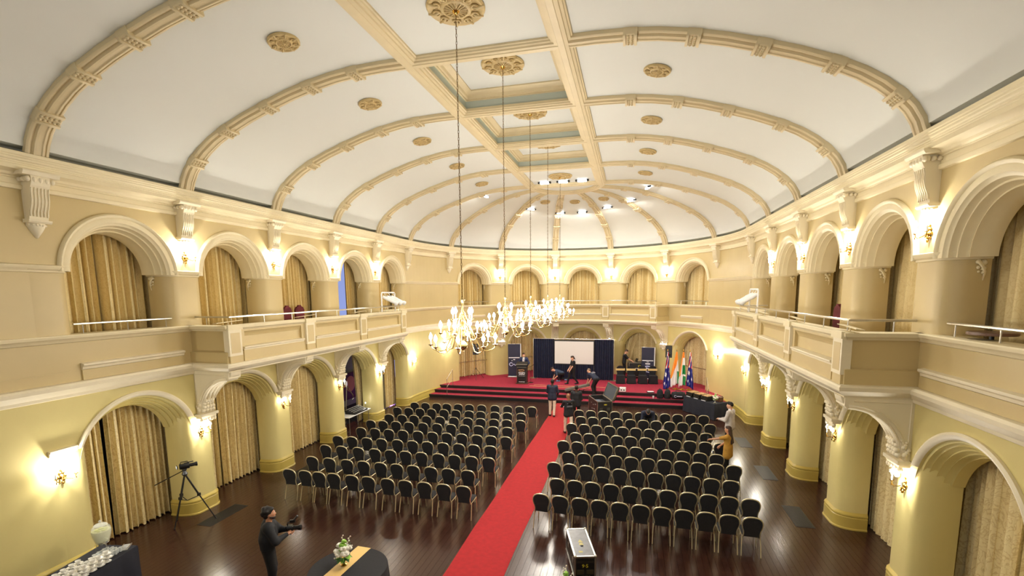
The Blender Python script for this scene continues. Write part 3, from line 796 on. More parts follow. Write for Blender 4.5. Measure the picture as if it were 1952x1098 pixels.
# ================================================================== WALL SCONCES
def sconce_proto():
    t = thing('wall_sconce', 'x', 'wall light')
    mb = MB(); mb.lathe([(.0, .0), (.05, .005), (.055, .02), (.03, .035), (.02, .05), (0, .055)], 12, M=Matrix.Rotation(-pi/2, 4, 'X'))
    for q in range(6):
        a = 2*pi*q/6; mb.sphere((.06*cos(a), .015, .085*sin(a)), .028, 7, 4)
    mb.sphere((0, .02, .13), .025, 8, 5); mb.sphere((0, .03, -.13), .022, 8, 5, sc=(1, 1, 1.5))
    mb.build('back_plate', M_BRASS, t, 50)
    for sg in (-1, 1):
        mb = MB()
        mb.tube([(0, .04, 0), (sg*.05, .09, -.05), (sg*.11, .13, -.075), (sg*.165, .14, -.045), (sg*.18, .14, .0)], .009, 6)
        mb.tube([(sg*.18, .14, -.05), (sg*.18, .14, -.09)], .008, 5)
        a = mb.build('arm', M_BRASS, t, 50)
        mb = MB(); mb.lathe([(.006, 0), (.03, .008), (.038, .018), (.03, .016), (.008, .02)], 10, (sg*.18, .14, 0)); mb.build('drip_pan', M_BRASS, a, 50)
        mb = MB(); mb.lathe([(.013, 0), (.013, .11)], 8, (sg*.18, .14, .02)); mb.build('candle', M_CANDLE, a, 50)
        mb = MB(); mb.lathe([(.010, 0), (.026, .025), (.031, .045), (.02, .08), (.003, .115)], 8, (sg*.18, .14, .13)); mb.build('bulb', M_BULB, a, 60)
    return t
M_BULB.cycles.emission_sampling = 'NONE'
scp = sconce_proto(); sck = kids_of(scp); sc_used = [False]
def sconce(F, z, label, power, group):
    p = Vector(F(0, 0, z)); n = (Vector(F(0, .2, z))-p).normalized(); rz = atan2(n.y, n.x)-pi/2
    if not sc_used[0]:
        sc_used[0] = True; t = scp; t.location = p; t.rotation_euler = (0, 0, rz); t['label'] = label; t['group'] = group
    else: t = dup(scp, p, rz, label, group, sck)
    l = lamp('POINT', 'sconce_light', (0, 0, 0), power, WARM, shadow_soft_size=.05); l.location = p+n*.17+Vector((0, 0, .2))
for k in range(1, 5):
    for nm, F in (('left', F_left(k*B)), ('right', F_right(k*B))):
        sconce(F, 6.86, 'lit two-candle brass sconce above the %s upper pillar from the camera, %s wall' % (ORD[k-1], nm), P_SCONCE_UP, 'upper sconces')
for j, k in enumerate((2, 3, 4, 5)):
    sconce(F_apse(pi-SECT*k), 6.86, 'lit two-candle brass sconce on the apse upper wall, %s from the left' % ORD[j], P_SCONCE_UP, 'upper sconces')
for nm, F0 in (('left', F_left), ('right', F_right)):
    for k in range(0, 6):
        if nm == 'right' and k == 0: continue
        y = k*B+(-.12 if k == 0 else (.25 if k == 5 else 0))
        pl = ['on the plain wall nearest the camera', 'below the nearest balcony bracket', 'below the second balcony bracket', 'below the third balcony bracket', 'below the fourth balcony bracket', 'on the last pillar before the apse'][k]
        sconce(F0(y), 2.22, 'lit brass sconce at ground level, %s wall, %s' % (nm, pl), P_SCONCE_LOW, 'ground floor sconces')
for k in (1, 2, 4, 5, 6):
    nmz = ['on the wall left of the stage speaker', 'left of the tall banner by the lectern', 'hidden behind the projection drape', 'right of the projection drape', 'above the right loudspeaker', 'right of the flags'][k-1]
    sconce(F_apse(pi-SECT*(k+(-.1 if k == 1 else (.1 if k == 6 else 0)))), 2.55, 'lit two-candle brass sconce at stage level, ' + nmz, P_SCONCE_LOW, 'stage sconces')

# ================================================================== CHANDELIERS
def chandelier_proto(name):
    t = thing(name, 'x', 'chandelier')
    mb = MB()
    mb.lathe([(.0, 0), (.02, .01), (.012, .03), (.04, .05), (.075, .09), (.085, .13), (.06, .17), (.03, .20), (.025, .24), (.045, .28), (.05, .34), (.03, .38), (.022, .44), (.04, .48), (.042, .54), (.022, .58), (.018, .66), (.034, .70), (.03, .76), (.016, .80), (.014, .92), (.022, .95), (.05, .985), (.052, 1.0), (.01, 1.01)], 14)
    mb.build('stem', M_SILV, t, 50)
    tiers = [(8, .62, .135, .47, .01, 0), (6, .42, .37, .62, .24, .3), (4, .22, .62, .74, .52, .5)]
    for n, R, zc, zs, zlow, off in tiers:
        for i in range(n):
            a = 2*pi*(i+off)/n+.2; c, s = cos(a), sin(a)
            def P(r, z): return (r*c, r*s, z)
            mb = MB()
            pts = [P(.03, zs-.03), P(R*.12, zs+.03), P(R*.25, zs+.01), P(R*.38, zs-(zs-zlow)*.45), P(R*.55, zlow+.03), P(R*.72, zlow), P(R*.88, zlow+.03), P(R*.97, zlow+(zc-zlow)*.5), P(R, zc)]
            mb.tube(pts, .0095, 6); ar = mb.build('arm', M_SILV, t, 50)
            mb = MB(); mb.lathe([(.008, -.03), (.014, -.015), (.045, .0), (.05, .01), (.02, .012)], 10, P(R, zc)); mb.build('drip_pan', M_SILV, ar, 50)
            mb = MB(); mb.lathe([(.013, .01), (.013, .10)], 7, P(R, zc)); mb.build('candle', M_CANDLE, ar, 50)
            mb = MB(); mb.lathe([(.012, .10), (.03, .13), (.036, .155), (.026, .19), (.004, .235)], 8, P(R, zc)); mb.build('bulb', M_BULB, ar, 60)
    return t
def chain_mb(z0, z1):
    mb = MB(); n = int((z1-z0)/.062)
    for i in range(n):
        z = z0+(z1-z0)*i/n; h = (z1-z0)/n*.62; r_ = .012
        pts = [(r_*cos(q), 0, z+h*.7+h*sin(q)) for q in [pi*2*j/8 for j in range(8)]]
        if i % 2: pts = [(p[1], p[0], p[2]) for p in pts]
        mb.tube(pts, .0045, 4, closed=True)
    return mb
ch_lab = ['nearest lit candle-arm chandelier, largest, hanging on the leftmost chain', 'second lit candle-arm chandelier, hanging from the nearest coffer', 'third lit candle-arm chandelier, hanging from the middle coffer', 'fourth lit candle-arm chandelier, hanging from the farthest coffer', 'farthest lit candle-arm chandelier, hanging on the rightmost chain']
chp = chandelier_proto('chandelier'); chk = kids_of(chp)
Z0C = 4.77
chmesh = {}
for k in range(5):
    loc = (0, (k+.5)*B, Z0C)
    if k == 0: t = chp; t.location = loc; t['label'] = ch_lab[0]; t['group'] = 'chandeliers'
    else: t = dup(chp, loc, 0, ch_lab[k], 'chandeliers', chk)
    ztop = (11.24 if k in (1, 2, 3) else zf-.06)-Z0C
    chain_mb(1.0, ztop).build('chain', mat('aged_brass', S(120, 96, 56), .4, .9), t, 50)
    mb = MB(); mb.lathe([(.015, -.07), (.05, -.04), (.075, -.01), (.07, .01)], 12, (0, 0, ztop)); mb.build('ceiling_hook', M_BRASS, t, 50)
    lamp('POINT', 'chandelier_light', (0, (k+.5)*B, Z0C+.42), P_CHAND, WARM, shadow_soft_size=.4)
# slim ceiling lights with dark ends around the apse
M_TUBE = mat('ceiling_light_lens', (1, 1, 1), .4, emit=(.9, .95, 1), estr=7)
def ceiling_light(label, loc, rz, tilt):
    t = thing('ceiling_light', label, 'ceiling light', loc, rz, 'slim ceiling lights')
    t.rotation_euler = (tilt, 0, rz)
    mb = MB(); mb.bbox((-.30, -.08, -.07), (-.20, .08, 0), .01); mb.bbox((.20, -.08, -.07), (.30, .08, 0), .01); mb.box((-.2, -.03, -.02), (.2, .03, 0)); mb.build('housing', M_BLK, t)
    mb = MB(); mb.bbox((-.20, -.09, -.085), (.20, .09, -.012), .015); mb.build('lens', M_TUBE, t)
    l = lamp('AREA', 'ceiling_light_lamp', (loc[0], loc[1], loc[2]-.16), P_STAGE, (1, .98, .96), shape='RECTANGLE', size=.44, size_y=.2); l.rotation_euler = (tilt, 0, rz)
for q, x in enumerate((-.85, .0, .85)):
    ceiling_light('slim white ceiling light between the beams, %s of the row of three' % ('left', 'middle', 'right')[q], (x, 15.15, zf-.02), 0, 0)
for q, (sct, R_) in enumerate(((.2, 4.0), (2.2, 4.5), (3.05, 4.9), (3.62, 4.9), (4.35, 4.6), (5.2, 4.3), (6.55, 3.8))):
    a = pi-SECT*sct; z, sl = vz(R_)
    ceiling_light('slim white ceiling light on the apse dome, %s of the seven from the left' % ORD[q], (R_*cos(a), Y5+R_*AR*sin(a), z-.05), a-pi/2, -sl)
# ================================================================== BANQUET CHAIRS
HB = [(.160, .45), (.155, .52), (.164, .59), (.186, .655), (.200, .72), (.200, .775), (.187, .83), (.156, .878), (.108, .909), (.055, .923), (0, .926)]
OUTL = HB + [(-x, z) for x, z in HB[-2::-1]]
def rake(z): return -.235-.075*max(0, (z-.46))/.46
def chair_proto():
    t = thing('banquet_chair', 'x', 'chair')
    mb = MB(); mb.bbox((-.195, -.20, .445), (.195, .23, .495), .022); mb.build('seat', M_CHAIR, t, 50)
    mb = MB()
    f = [(x*.95, rake(z)+.022, .46+(z-.46)*.985) for x, z in OUTL]; m_ = [(x*.99, rake(z), z) for x, z in OUTL]; b = [(x*.95, rake(z)-.022, .46+(z-.46)*.985) for x, z in OUTL]
    mb.loft([f, m_, b], True, True); mb.build('backrest', M_CHAIR, t, 60)
    mb = MB(); mb.tube([(.172, -.20, .40), (.170, -.225, .45)] + [(x*1.045, rake(z), z+.004) for x, z in OUTL] + [(-.170, -.225, .45), (-.172, -.20, .40)], .0165, 6); mb.build('back_frame', M_GOLD, t, 50)
    mb = MB(); mb.tube([(-.187, -.19, .43), (.187, -.19, .43), (.187, .21, .43), (-.187, .21, .43)], .012, 4, closed=True); mb.build('seat_frame', M_GOLD, t)
    for sx in (-1, 1):
        mb = MB(); mb.tube([(sx*.185, -.185, .44), (sx*.195, -.24, .22), (sx*.20, -.29, 0)], .0125, 5); mb.build('leg', M_GOLD, t, 50)
        mb = MB(); mb.tube([(sx*.185, .20, .44), (sx*.192, .225, 0)], .0125, 5); mb.build('leg', M_GOLD, t, 50)
    return t
L = [(4.16, 4.13, [-6.31, -5.79, -5.33, -4.86, -4.29, -3.78, -3.19, -2.67, -2.12, -1.57, -1.02]),
  (5.22, 5.19, [-6.35, -5.74, -5.13, -4.57, -4.0, -3.48, -2.94, -2.39, -1.86, -1.27]),
  (6.30, 6.30, [-6.64, -6.03, -5.42, -4.82, -4.27, -3.74, -3.2, -2.63, -2.09, -1.54, -1.0]),
  (7.28, 7.38, [-6.84, -6.29, -5.72, -5.15, -4.56, -4.0, -3.47, -2.91, -2.35, -1.82, -1.26]),
  (8.38, 8.43, [-6.6, -6.03, -5.46, -4.9, -4.31, -3.74, -3.19, -2.63, -2.05, -1.55, -1.01]),
  (9.39, 9.56, [-6.8, -6.27, -5.73, -5.18, -4.59, -4.02, -3.46, -2.92, -2.37, -1.8, -1.26]),
  (10.39, 10.60, [-6.54, -5.96, -5.44, -4.9, -4.33, -3.73, -3.14, -2.62, -2.07, -1.54, -1.0]),
  (11.56, 11.65, [-6.78, -6.24, -5.71, -5.17, -4.6, -4.05, -3.47, -2.95, -2.34, -1.8, -1.22]),
  (12.56, 12.84, [-6.43, -5.91, -5.38, -4.89, -4.36, -3.84, -3.28, -2.66, -2.09, -1.55, -1.01])]
R_ = [(4.11, 3.94, [1.05, 1.53, 2.01, 2.48, 2.97, 3.44, 3.93, 4.4, 4.88, 5.35, 5.82]),
  (5.15, 4.94, [1.29, 1.78, 2.26, 2.73, 3.21, 3.69, 4.16, 4.63, 5.09, 5.56, 6.01]),
  (6.34, 6.03, [1.02, 1.49, 1.99, 2.46, 2.94, 3.42, 3.89, 4.35, 4.84, 5.3, 5.77]),
  (7.33, 7.22, [1.31, 1.79, 2.26, 2.76, 3.24, 3.72, 4.2, 4.68, 5.13, 5.6, 6.06]),
  (8.42, 8.10, [1.01, 1.49, 1.98, 2.46, 2.94, 3.42, 3.88, 4.37, 4.84, 5.31, 5.76]),
  (9.42, 9.28, [1.3, 1.78, 2.26, 2.75, 3.23, 3.71, 4.17, 4.66, 5.12, 5.6, 6.06]),
  (10.59, 10.34, [1.02, 1.52, 1.98, 2.46, 2.95, 3.43, 3.9, 4.36, 4.83, 5.3, 5.76]),
  (11.67, 11.57, [1.25, 1.75, 2.23, 2.72, 3.26, 3.72, 4.22, 4.64, 5.13, 5.58, 6.07]),
  (12.70, 12.85, [1.05, 1.55, 2.07, 2.6, 3.1, 3.58, 4.09, 4.55, 5.04, 5.54, 6.01])]
chr0 = chair_proto(); chrk = kids_of(chr0); first = True
for side, rows_, rev in (('left', L, True), ('right', R_, False)):
    for j, (y0, y1, xs_) in enumerate(rows_):
        ang = atan2(y1-y0, xs_[-1]-xs_[0])
        for i, x in enumerate(xs_):
            x = x if rev else xs_[0]+(xs_[-1]-xs_[0])*i/(len(xs_)-1)
            y = y0+(y1-y0)*(x-xs_[0])/(xs_[-1]-xs_[0])+.30
            n = (len(xs_)-1-i) if rev else i
            lab = 'black round-backed banquet chair, %s from the aisle, %s row from camera, %s block' % (ORD[n], ORD[j], side)
            rz = ang+random.uniform(-.025, .025)
            if first:
                first = False; chr0.location = (x, y, 0); chr0.rotation_euler = (0, 0, rz); chr0['label'] = lab; chr0['group'] = 'rows of banquet chairs'
            else: dup(chr0, (x, y, 0), rz, lab, 'rows of banquet chairs', chrk)

# ================================================================== STAGE FURNITURE
ZS = .51
M_ORANGE = mat('orange_sash', S(226, 198, 132), .6)
M_SCREEN = mat('projection_screen', S(226, 224, 220), .8)
M_WHITE = mat('white_print', S(235, 235, 240), .6)
M_ALU = mat('aluminium_edge', S(214, 212, 204), .3, 1)
M_PLY = mat('case_laminate', S(34, 32, 32), .5, noise=.25, nscale=6)
M_FOAM = mat('grey_foam', S(52, 54, 60), .95)
M_YEP = mat('yellow_print', S(226, 206, 60), .6)
M_WOODB = mat('dark_wood', S(84, 48, 34), .5, noise=.2, nscale=5)
M_TAN2 = mat('tan_lids', S(206, 168, 116), .5)
# pipe-and-drape backdrop with projection screen
t = thing('screen_backdrop', 'wide projection screen framed by navy pipe and drape on the stage', 'projection screen', (-.32, 22.0, ZS))
for x0, x1, nm in ((-2.45, -1.15, 'side_drape'), (1.30, 2.45, 'side_drape'), (-1.15, 1.30, 'skirt_drape')):
    z1 = 2.48 if nm == 'side_drape' else .93
    rows = []
    nn = int((x1-x0)*48)
    for z in (0.02, z1*.35, z1*.7, z1):
        rows.append([(x0+(x1-x0)*i/nn, .05*sin(i*.95)+.02*sin(i*.37+z)-(.06 if nm != 'side_drape' else 0), z) for i in range(nn+1)])
    mb = MB(); mb.grid(rows); mb.build(nm, M_NAVY, t, 60)
mb = MB(); mb.bbox((-1.17, -.06, .90), (1.32, .0, 2.44), .012); o = mb.build('screen_frame', M_BLK, t)
mb = MB(); mb.box((-1.11, -.066, .97), (1.26, -.06, 2.36)); mb.build('screen_surface', M_SCREEN, o)
mb = MB(); mb.tube([(-2.47, 0, 2.5), (2.47, 0, 2.5)], .022, 8); mb.build('top_pipe', M_ALU, t, 50)
for x in (-2.47, 2.47):
    mb = MB(); mb.tube([(x, 0, 0), (x, 0, 2.5)], .022, 8); mb.box((x-.2, -.2, 0), (x+.2, .2, .01)); mb.build('upright', M_ALU, t)
# banners
def banner(label, loc, rz, H, W_, logo):
    t = thing('pull_up_banner', label, 'banner', loc, rz)
    mb = MB(); mb.bbox((-W_/2-.03, -.14, 0), (W_/2+.03, .06, .09), .02); mb.build('base', M_ALU, t)
    mb = MB(); mb.box((-W_/2, -.006, .09), (W_/2, .006, H-.02)); pn = mb.build('banner_panel', mat('banner_print', S(34, 36, 62), .6, noise=.25, nscale=1.2), t)
    mb = MB(); mb.bbox((-W_/2-.01, -.015, H-.03), (W_/2+.01, .015, H), .005); mb.build('top_bar', M_ALU, t)
    mb = MB(); mb.box((W_/2, -.008, .09), (W_/2+.05, .012, H)); mb.build('side_edge', M_WHITEM, t)
    mb = MB(); mb.tube([(0, .04, .05), (0, .04, H-.02)], .012, 6); mb.build('support_pole', M_ALU, t)
    R90 = Matrix.Rotation(pi/2, 4, 'X')
    def tx(s, size, x, z): text_mb(s, size, 'lettering', M_WHITE, pn, Matrix.Translation((x, -.009, z)) @ R90, .001)
    mb = MB(); mb.box((-W_*.44, -.0085, H*.575), (W_*.44, -.006, H*.60)); mb.build('print_line', M_WHITE, pn)
    gl = mat('banner_lit_logo', S(215, 220, 255), .5)
    if logo:
        mb = MB()       # pale swoosh mark like the two stacked waves on the sign
        for q, (zz, ww, hh) in enumerate(((H*.40, .30, .10), (H*.34, .34, .11), (H*.245, .36, .09))):
            mb.loft([[(-ww/2+ww*i/12, -.0085, zz+hh*(.35*sin(pi*i/12+q)-.3)), (-ww/2+ww*i/12, -.0085, zz+hh*(.35*sin(pi*i/12+q)+.3))] for i in range(13)], False, False)
        mb.build('logo', gl, pn)
        mb = MB(); mb.cbox((0, -.0075, H*.545), (.14, .003, .03)); mb.build('print_mark', M_WHITE, pn)
        mb = MB(); mb.loft([[(-.14+.28*i/12, -.0085, H*.49+.015*sin(i*1.9)-.04), (-.14+.28*i/12, -.0085, H*.49+.015*sin(i*2.3)+.035)] for i in range(13)], False, False); mb.build('print_mark', M_WHITE, pn)
    else:
        mb = MB(); mb.tube([(-.20+.10*cos(a), -.010, H*.39+.10*sin(a)) for a in [.5+5.2*i/18 for i in range(19)]], .022, 6)
        mb.tube([(-.12, -.010, H*.36), (-.02, -.010, H*.40), (.05, -.010, H*.36), (.14, -.01, H*.37)], .02, 6); mb.build('logo', gl, pn)
        mb = MB(); mb.cbox((.0, -.008, H*.53), (.12, .003, .05)); mb.cbox((-.14, -.008, H*.50), (.05, .003, .05)); mb.build('print_mark', M_WHITE, pn)
banner('tall dark blue pull-up banner with white swirl logo behind the lectern', (-4.02, 21.95, ZS), .2, 2.15, .78, False)
banner('tall dark blue pull-up banner with bright logo behind the sash chairs', (4.15, 22.75, ZS), -.12, 2.0, .74, True)
# lectern
t = thing('lectern', 'black lectern with white lettered front panel and orange animal emblem', 'lectern', (-3.07, 20.05, ZS), .06)
mb = MB(); mb.bbox((-.36, -.24, 0), (.36, .24, .06), .015); mb.build('base', M_WOODB, t)
mb = MB(); mb.bbox((-.30, -.16, .06), (.30, .20, 1.02), .02); body = mb.build('body', M_BLK, t)
mb = MB(); mb.prism([(-.24, 1.02), (.24, 1.02), (.24, 1.28), (-.24, 1.16)], -.33, .33, 'x'); mb.build('desk_top', M_BLK, t)
mb = MB(); mb.box((-.34, -.255, 1.155), (.34, -.225, 1.19)); mb.build('top_edge', M_ALU, t)
mb = MB(); mb.box((-.30, -.175, .06), (-.275, -.15, 1.02)); mb.build('corner_strip', M_WOODB, t); mb = MB(); mb.box((.275, -.175, .06), (.30, -.15, 1.02)); mb.build('corner_strip', M_WOODB, t)
mb = MB(); mb.box((-.28, -.178, .98), (.28, -.16, 1.0)); mb.build('band', M_ALU, t)
R90 = Matrix.Rotation(pi/2, 4, 'X')
for w_, h_, z in ((.34, .05, .57), (.40, .012, .475), (.36, .028, .13)):
    mb = MB()
    for q in range(9): mb.cbox((-w_/2+w_*(q+.5)/9, -.166, z+.004*sin(q*2.7)), (w_/9*.86, .003, h_*(.82+.18*cos(q*1.9)))) 
    mb.build('small_print', M_WHITE, body)['kind'] = 'stuff'
for s_, sz, z in (('WAIPC', .125, .655),):
    text_mb(s_, sz, 'lettering', M_WHITE, body, Matrix.Translation((0, -.164, z)) @ R90, .002, bold=.004)
mb = MB()
for q in range(3): mb.tube([(-.15+.09*q+.055*cos(a), -.166, .80+.05*sin(a)+.01*q) for a in [.2+2.9*i/10 for i in range(11)]], .010, 5)
mb.tube([(-.17, -.166, .77), (-.05, -.166, .755), (.08, -.166, .77), (.16, -.166, .81), (.13, -.166, .85), (.05, -.166, .84)], .010, 5); mb.build('emblem', mat('emblem_orange', S(226, 170, 120), .5), body, 60)
mb = MB(); mb.tube([(.1, .0, 1.22), (.1, -.02, 1.38), (.1, -.08, 1.44)], .007, 6); mb.sphere((.1, -.09, 1.45), .018, 8, 5); mb.build('gooseneck_microphone', M_BLK, t)
# microphone stand
t = thing('microphone_stand', 'black microphone stand with boom arm standing right of the lectern', 'microphone stand', (-2.62, 20.4, ZS))
mb = MB(); mb.tube([(0, 0, .02), (0, 0, 1.0)], .011, 6); mb.build('pole', M_BLK, t)
mb = MB(); mb.tube([(-.25, 0, .85), (.12, 0, 1.06)], .008, 6); mb.build('boom', M_BLK, t)
mb = MB(); mb.tube([(.11, 0, 1.05), (.2, 0, 1.1)], .016, 8); mb.build('microphone', M_BLK, t)
mb = MB(); mb.lathe([(.14, 0), (.14, .015), (.03, .03)], 16); mb.build('base', M_BLK, t)
# loudspeakers
def speaker(label, lab2, loc, rz, zb, zt):
    t = thing('speaker_stand', lab2, 'stand', loc, 0)
    mb = MB(); mb.tube([(0, 0, .30), (0, 0, zb)], .018, 8); mb.build('pole', M_BLK, t)
    mb = MB(); mb.lathe([(.03, .62), (.035, .64), (.035, .70), (.02, .72)], 10); mb.build('collar', M_BLK, t)
    for q in range(3):
        a = rz+.5+2*pi*q/3
        mb = MB(); mb.tube([(0, 0, .68), (.55*cos(a), .55*sin(a), .015)], .012, 6); mb.build('leg', M_BLK if q != 1 else M_ALU, t)
        mb = MB(); mb.tube([(0, 0, .32), (.28*cos(a), .28*sin(a), .35)], .008, 5); mb.build('brace', M_BLK, t)
    t = thing('loudspeaker', label, 'loudspeaker', (loc[0], loc[1], loc[2]+zb), rz)
    h_ = zt-zb
    mb = MB(); mb.loft([[(-.18, -.17, z), (.18, -.17, z), (.13, .15, z), (-.13, .15, z)] for z in (0, h_)], True, True); mb.build('cabinet', M_BLK, t)
    mb = MB(); mb.box((-.165, -.18, .03), (.165, -.17, h_-.04)); mb.build('grille', mat('speaker_grille', S(40, 41, 46), .6), t)
    mb = MB(); mb.lathe([(.13, 0), (.12, .01), (.04, .004), (.03, .012)], 18, M=Matrix.Translation((0, -.18, .2)) @ Matrix.Rotation(pi/2, 4, 'X')); mb.build('woofer', M_BLK, t, 50)
    mb = MB(); mb.prism([(-.10, h_-.17), (.10, h_-.17), (.06, h_-.09), (-.06, h_-.09)], -.19, -.17, 'y'); mb.build('horn', M_FOAM, t)
speaker('black loudspeaker raised before the leftmost apse curtain', 'black tripod stand under the loudspeaker left of the stage', (-6.25, 20.95, ZS), .35, 1.55, 2.2)
speaker('black loudspeaker above the blue flags', 'black tripod stand under the loudspeaker by the flags', (5.25, 21.05, ZS), -.25, 1.64, 2.3)
# chairs with covers and sashes
def sash_chair(label, loc, rz, first_=[None]):
    if first_[0] is None:
        t = thing('covered_chair', label, 'chair', loc, rz, 'sash chairs on the stage')
        mb = MB()
        prof = [(-.24, .27, 0), (-.235, .26, .2), (-.23, .24, .44), (-.22, .22, .49)]
        mb.loft([[(-w_, -.26, z), (w_, -.26, z), (w_, .24, z), (-w_, .24, z)] for _, w_, z in [(0, .26, 0), (0, .235, .2), (0, .225, .43), (0, .215, .48)]], True, True); mb.build('seat_cover', M_BLACK, t, 50)
        mb = MB(); ol = [(x*1.12, .44+(z-.46)*1.2) for x, z in OUTL]
        mb.loft([[(x, .21+.0*z, z) for x, z in ol], [(x, .27, z) for x, z in ol]], True, True); mb.build('back_cover', M_BLACK, t, 50)
        mb = MB(); mb.loft([[(-.265, .20, z), (.265, .20, z), (.265, .28, z), (-.265, .28, z)] for z in (.72, .74, .82, .84)], True, True); mb.build('sash', M_ORANGE, t)
        mb = MB(); mb.prism([(-.2, 0), (.2, 0), (.17, .07), (-.17, .07)], -.264, -.258, 'y'); mb.build('hem_shadow', mat('shadow_gap', S(10, 8, 10), .9), t)  # near-black plate painted as the shade under the front hem
        first_[0] = (t, kids_of(t))
    else: dup(first_[0][0], loc, rz, label, 'sash chairs on the stage', first_[0][1])
for q, (x, y) in enumerate(((2.58, 21.3), (3.20, 21.38), (3.84, 21.46), (4.43, 21.56))):
    sash_chair('black covered chair with pale gold sash on stage, %s of the four from the left' % ORD[q], (x, y, ZS), .12)
# road cases
def edge_frame(mb, a, b, r=.018):
    x0, y0, z0 = a; x1, y1, z1 = b
    for z in (z0, z1):
        for p, q in (((x0,y0),(x1,y0)),((x1,y0),(x1,y1)),((x1,y1),(x0,y1)),((x0,y1),(x0,y0))):
            mb.box((min(p[0],q[0])-r, min(p[1],q[1])-r, z-r), (max(p[0],q[0])+r, max(p[1],q[1])+r, z+r))
    for x in (x0, x1):
        for y in (y0, y1): mb.box((x-r, y-r, z0), (x+r, y+r, z1))
def casters(t, xs, ys, h=.1):
    for x in xs:
        for y in ys:
            mb = MB(); mb.lathe([(.04, -.015), (.045, -.01), (.045, .01), (.04, .015)], 12, M=Matrix.Translation((x, y, .045)) @ Matrix.Rotation(pi/2, 4, 'Y')); mb.box((x-.03, y-.03, .06), (x+.03, y+.03, h)); mb.build('caster', M_BLK, t)
def butterfly(mb, x, y, z, w=.13, h=.1):
    mb.bbox((x-w/2, y-.008, z-h/2), (x+w/2, y, z+h/2), .003)
# desk case on the stage
t = thing('road_case', 'black road case used as a desk at the back of the stage', 'road case', (3.5, 23.3, ZS), .15)
mb = MB(); mb.box((-.5, -.3, .12), (.5, .3, .98)); mb.build('body', M_PLY, t)
mb = MB(); edge_frame(mb, (-.5, -.3, .12), (.5, .3, .98)); mb.build('edge_trim', M_ALU, t)
casters(t, (-.4, .4), (-.2, .2), .13)
mb = MB(); mb.loft([[(.13+.05*cos(a), -.303, .78+.04*sin(a)), (.13+.09*cos(a), -.303, .78+.07*sin(a))] for a in [.4+4.2*i/10 for i in range(11)]], False, False); mb.build('emblem', M_YEP, t)
mb = MB(); mb.box((-.1, -.304, .62), (.3, -.3, .65)); mb.build('label_strip', M_WHITE, t)
t = thing('laptop', 'open laptop standing on the road case at the back of the stage', 'laptop', (3.35, 23.25, ZS+.998), -1.2)
mb = MB(); mb.bbox((-.17, -.12, 0), (.17, .12, .018), .004); mb.build('keyboard_base', M_ALU, t)
mb = MB(); mb.loft([[(-.17, .12+.08*s_, .018+.2*s_), (.17, .12+.08*s_, .018+.2*s_), (.17, .13+.08*s_, .018+.2*s_), (-.17, .13+.08*s_, .018+.2*s_)] for s_ in (0, 1)], True, True); mb.build('screen_lid', M_BLK, t)
# open flight case on the floor
t = thing('flight_case', 'open black flight case with raised foam-lined lid before the stage', 'flight case', (1.78, 15.25, 0), radians(21))
W2, L2, H2 = .34, .70, .90
mb = MB()
for a, b in (((-W2, -L2, .12), (W2, -L2+.02, H2)), ((-W2, L2-.02, .12), (W2, L2, H2)), ((-W2, -L2, .12), (-W2+.02, L2, H2)), ((W2-.02, -L2, .12), (W2, L2, H2)), ((-W2, -L2, .12), (W2, L2, .14))): mb.box(a, b)
mb.build('body', M_PLY, t)
mb = MB(); edge_frame(mb, (-W2, -L2, .12), (W2, L2, H2), .016); mb.build('edge_trim', M_ALU, t)
mb = MB(); mb.box((-W2+.02, -L2+.02, .14), (W2-.02, L2-.02, .70)); mb.build('foam_liner', M_FOAM, t)
mb = MB(); mb.bbox((-.22, -.3, .70), (.05, .25, .80), .03); mb.build('packed_cable', mat('grey_cloth', S(96, 100, 112), .9), t)
lid = MB(); ca, sa = cos(radians(68)), sin(radians(68))
def lp(u, y, h): return (W2+.02+u*ca+h*sa, y, H2+.01+u*sa-h*ca)
lw = 2*W2
def lbox(m_, u0, u1, y0, y1, h0, h1): m_.loft([[lp(u0, y0, h), lp(u1, y0, h), lp(u1, y1, h), lp(u0, y1, h)] for h in (h0, h1)], True, True)
lbox(lid, 0, lw, -L2, L2, .05, .09); lo_ = lid.build('lid', M_PLY, t)
mb = MB(); lbox(mb, .04, lw-.04, -L2+.05, L2-.05, .02, .06); mb.build('lid_foam', mat('lid_foam_grey', S(64, 68, 74), .95), lo_)
mb = MB(); lbox(mb, 0, .035, -L2, L2, -.01, .09); lbox(mb, lw-.035, lw, -L2, L2, -.01, .09); lbox(mb, 0, lw, -L2, -L2+.035, -.01, .09); lbox(mb, 0, lw, L2-.035, L2, -.01, .09); mb.build('lid_rim', M_ALU, lo_)
for x in (-.17, .17):
    mb = MB(); butterfly(mb, x, -L2-.003, .55, .15, .12); mb.build('recessed_handle', mat('handle_steel', S(110, 110, 104), .4, .8), t)
mb = MB(); mb.prism([(-.05, .755), (.0, .735), (.10, .74), (.10, .78), (.0, .785)], -L2-.006, -L2-.001, 'y'); mb.build('emblem', M_YEP, t)
mb = MB()
for q, (y, z, l_) in enumerate(((-.45, .70, .16), (-.1, .62, .1), (.2, .66, .12), (-.3, .45, .2), (.1, .40, .1))): mb.box((-W2-.004, y, z), (-W2-.001, y+l_, z+.025))
mb.build('worn_sticker', mat('worn_print', S(190, 180, 176), .7), t)
casters(t, (-.25, .25), (-.55, .55), .13)
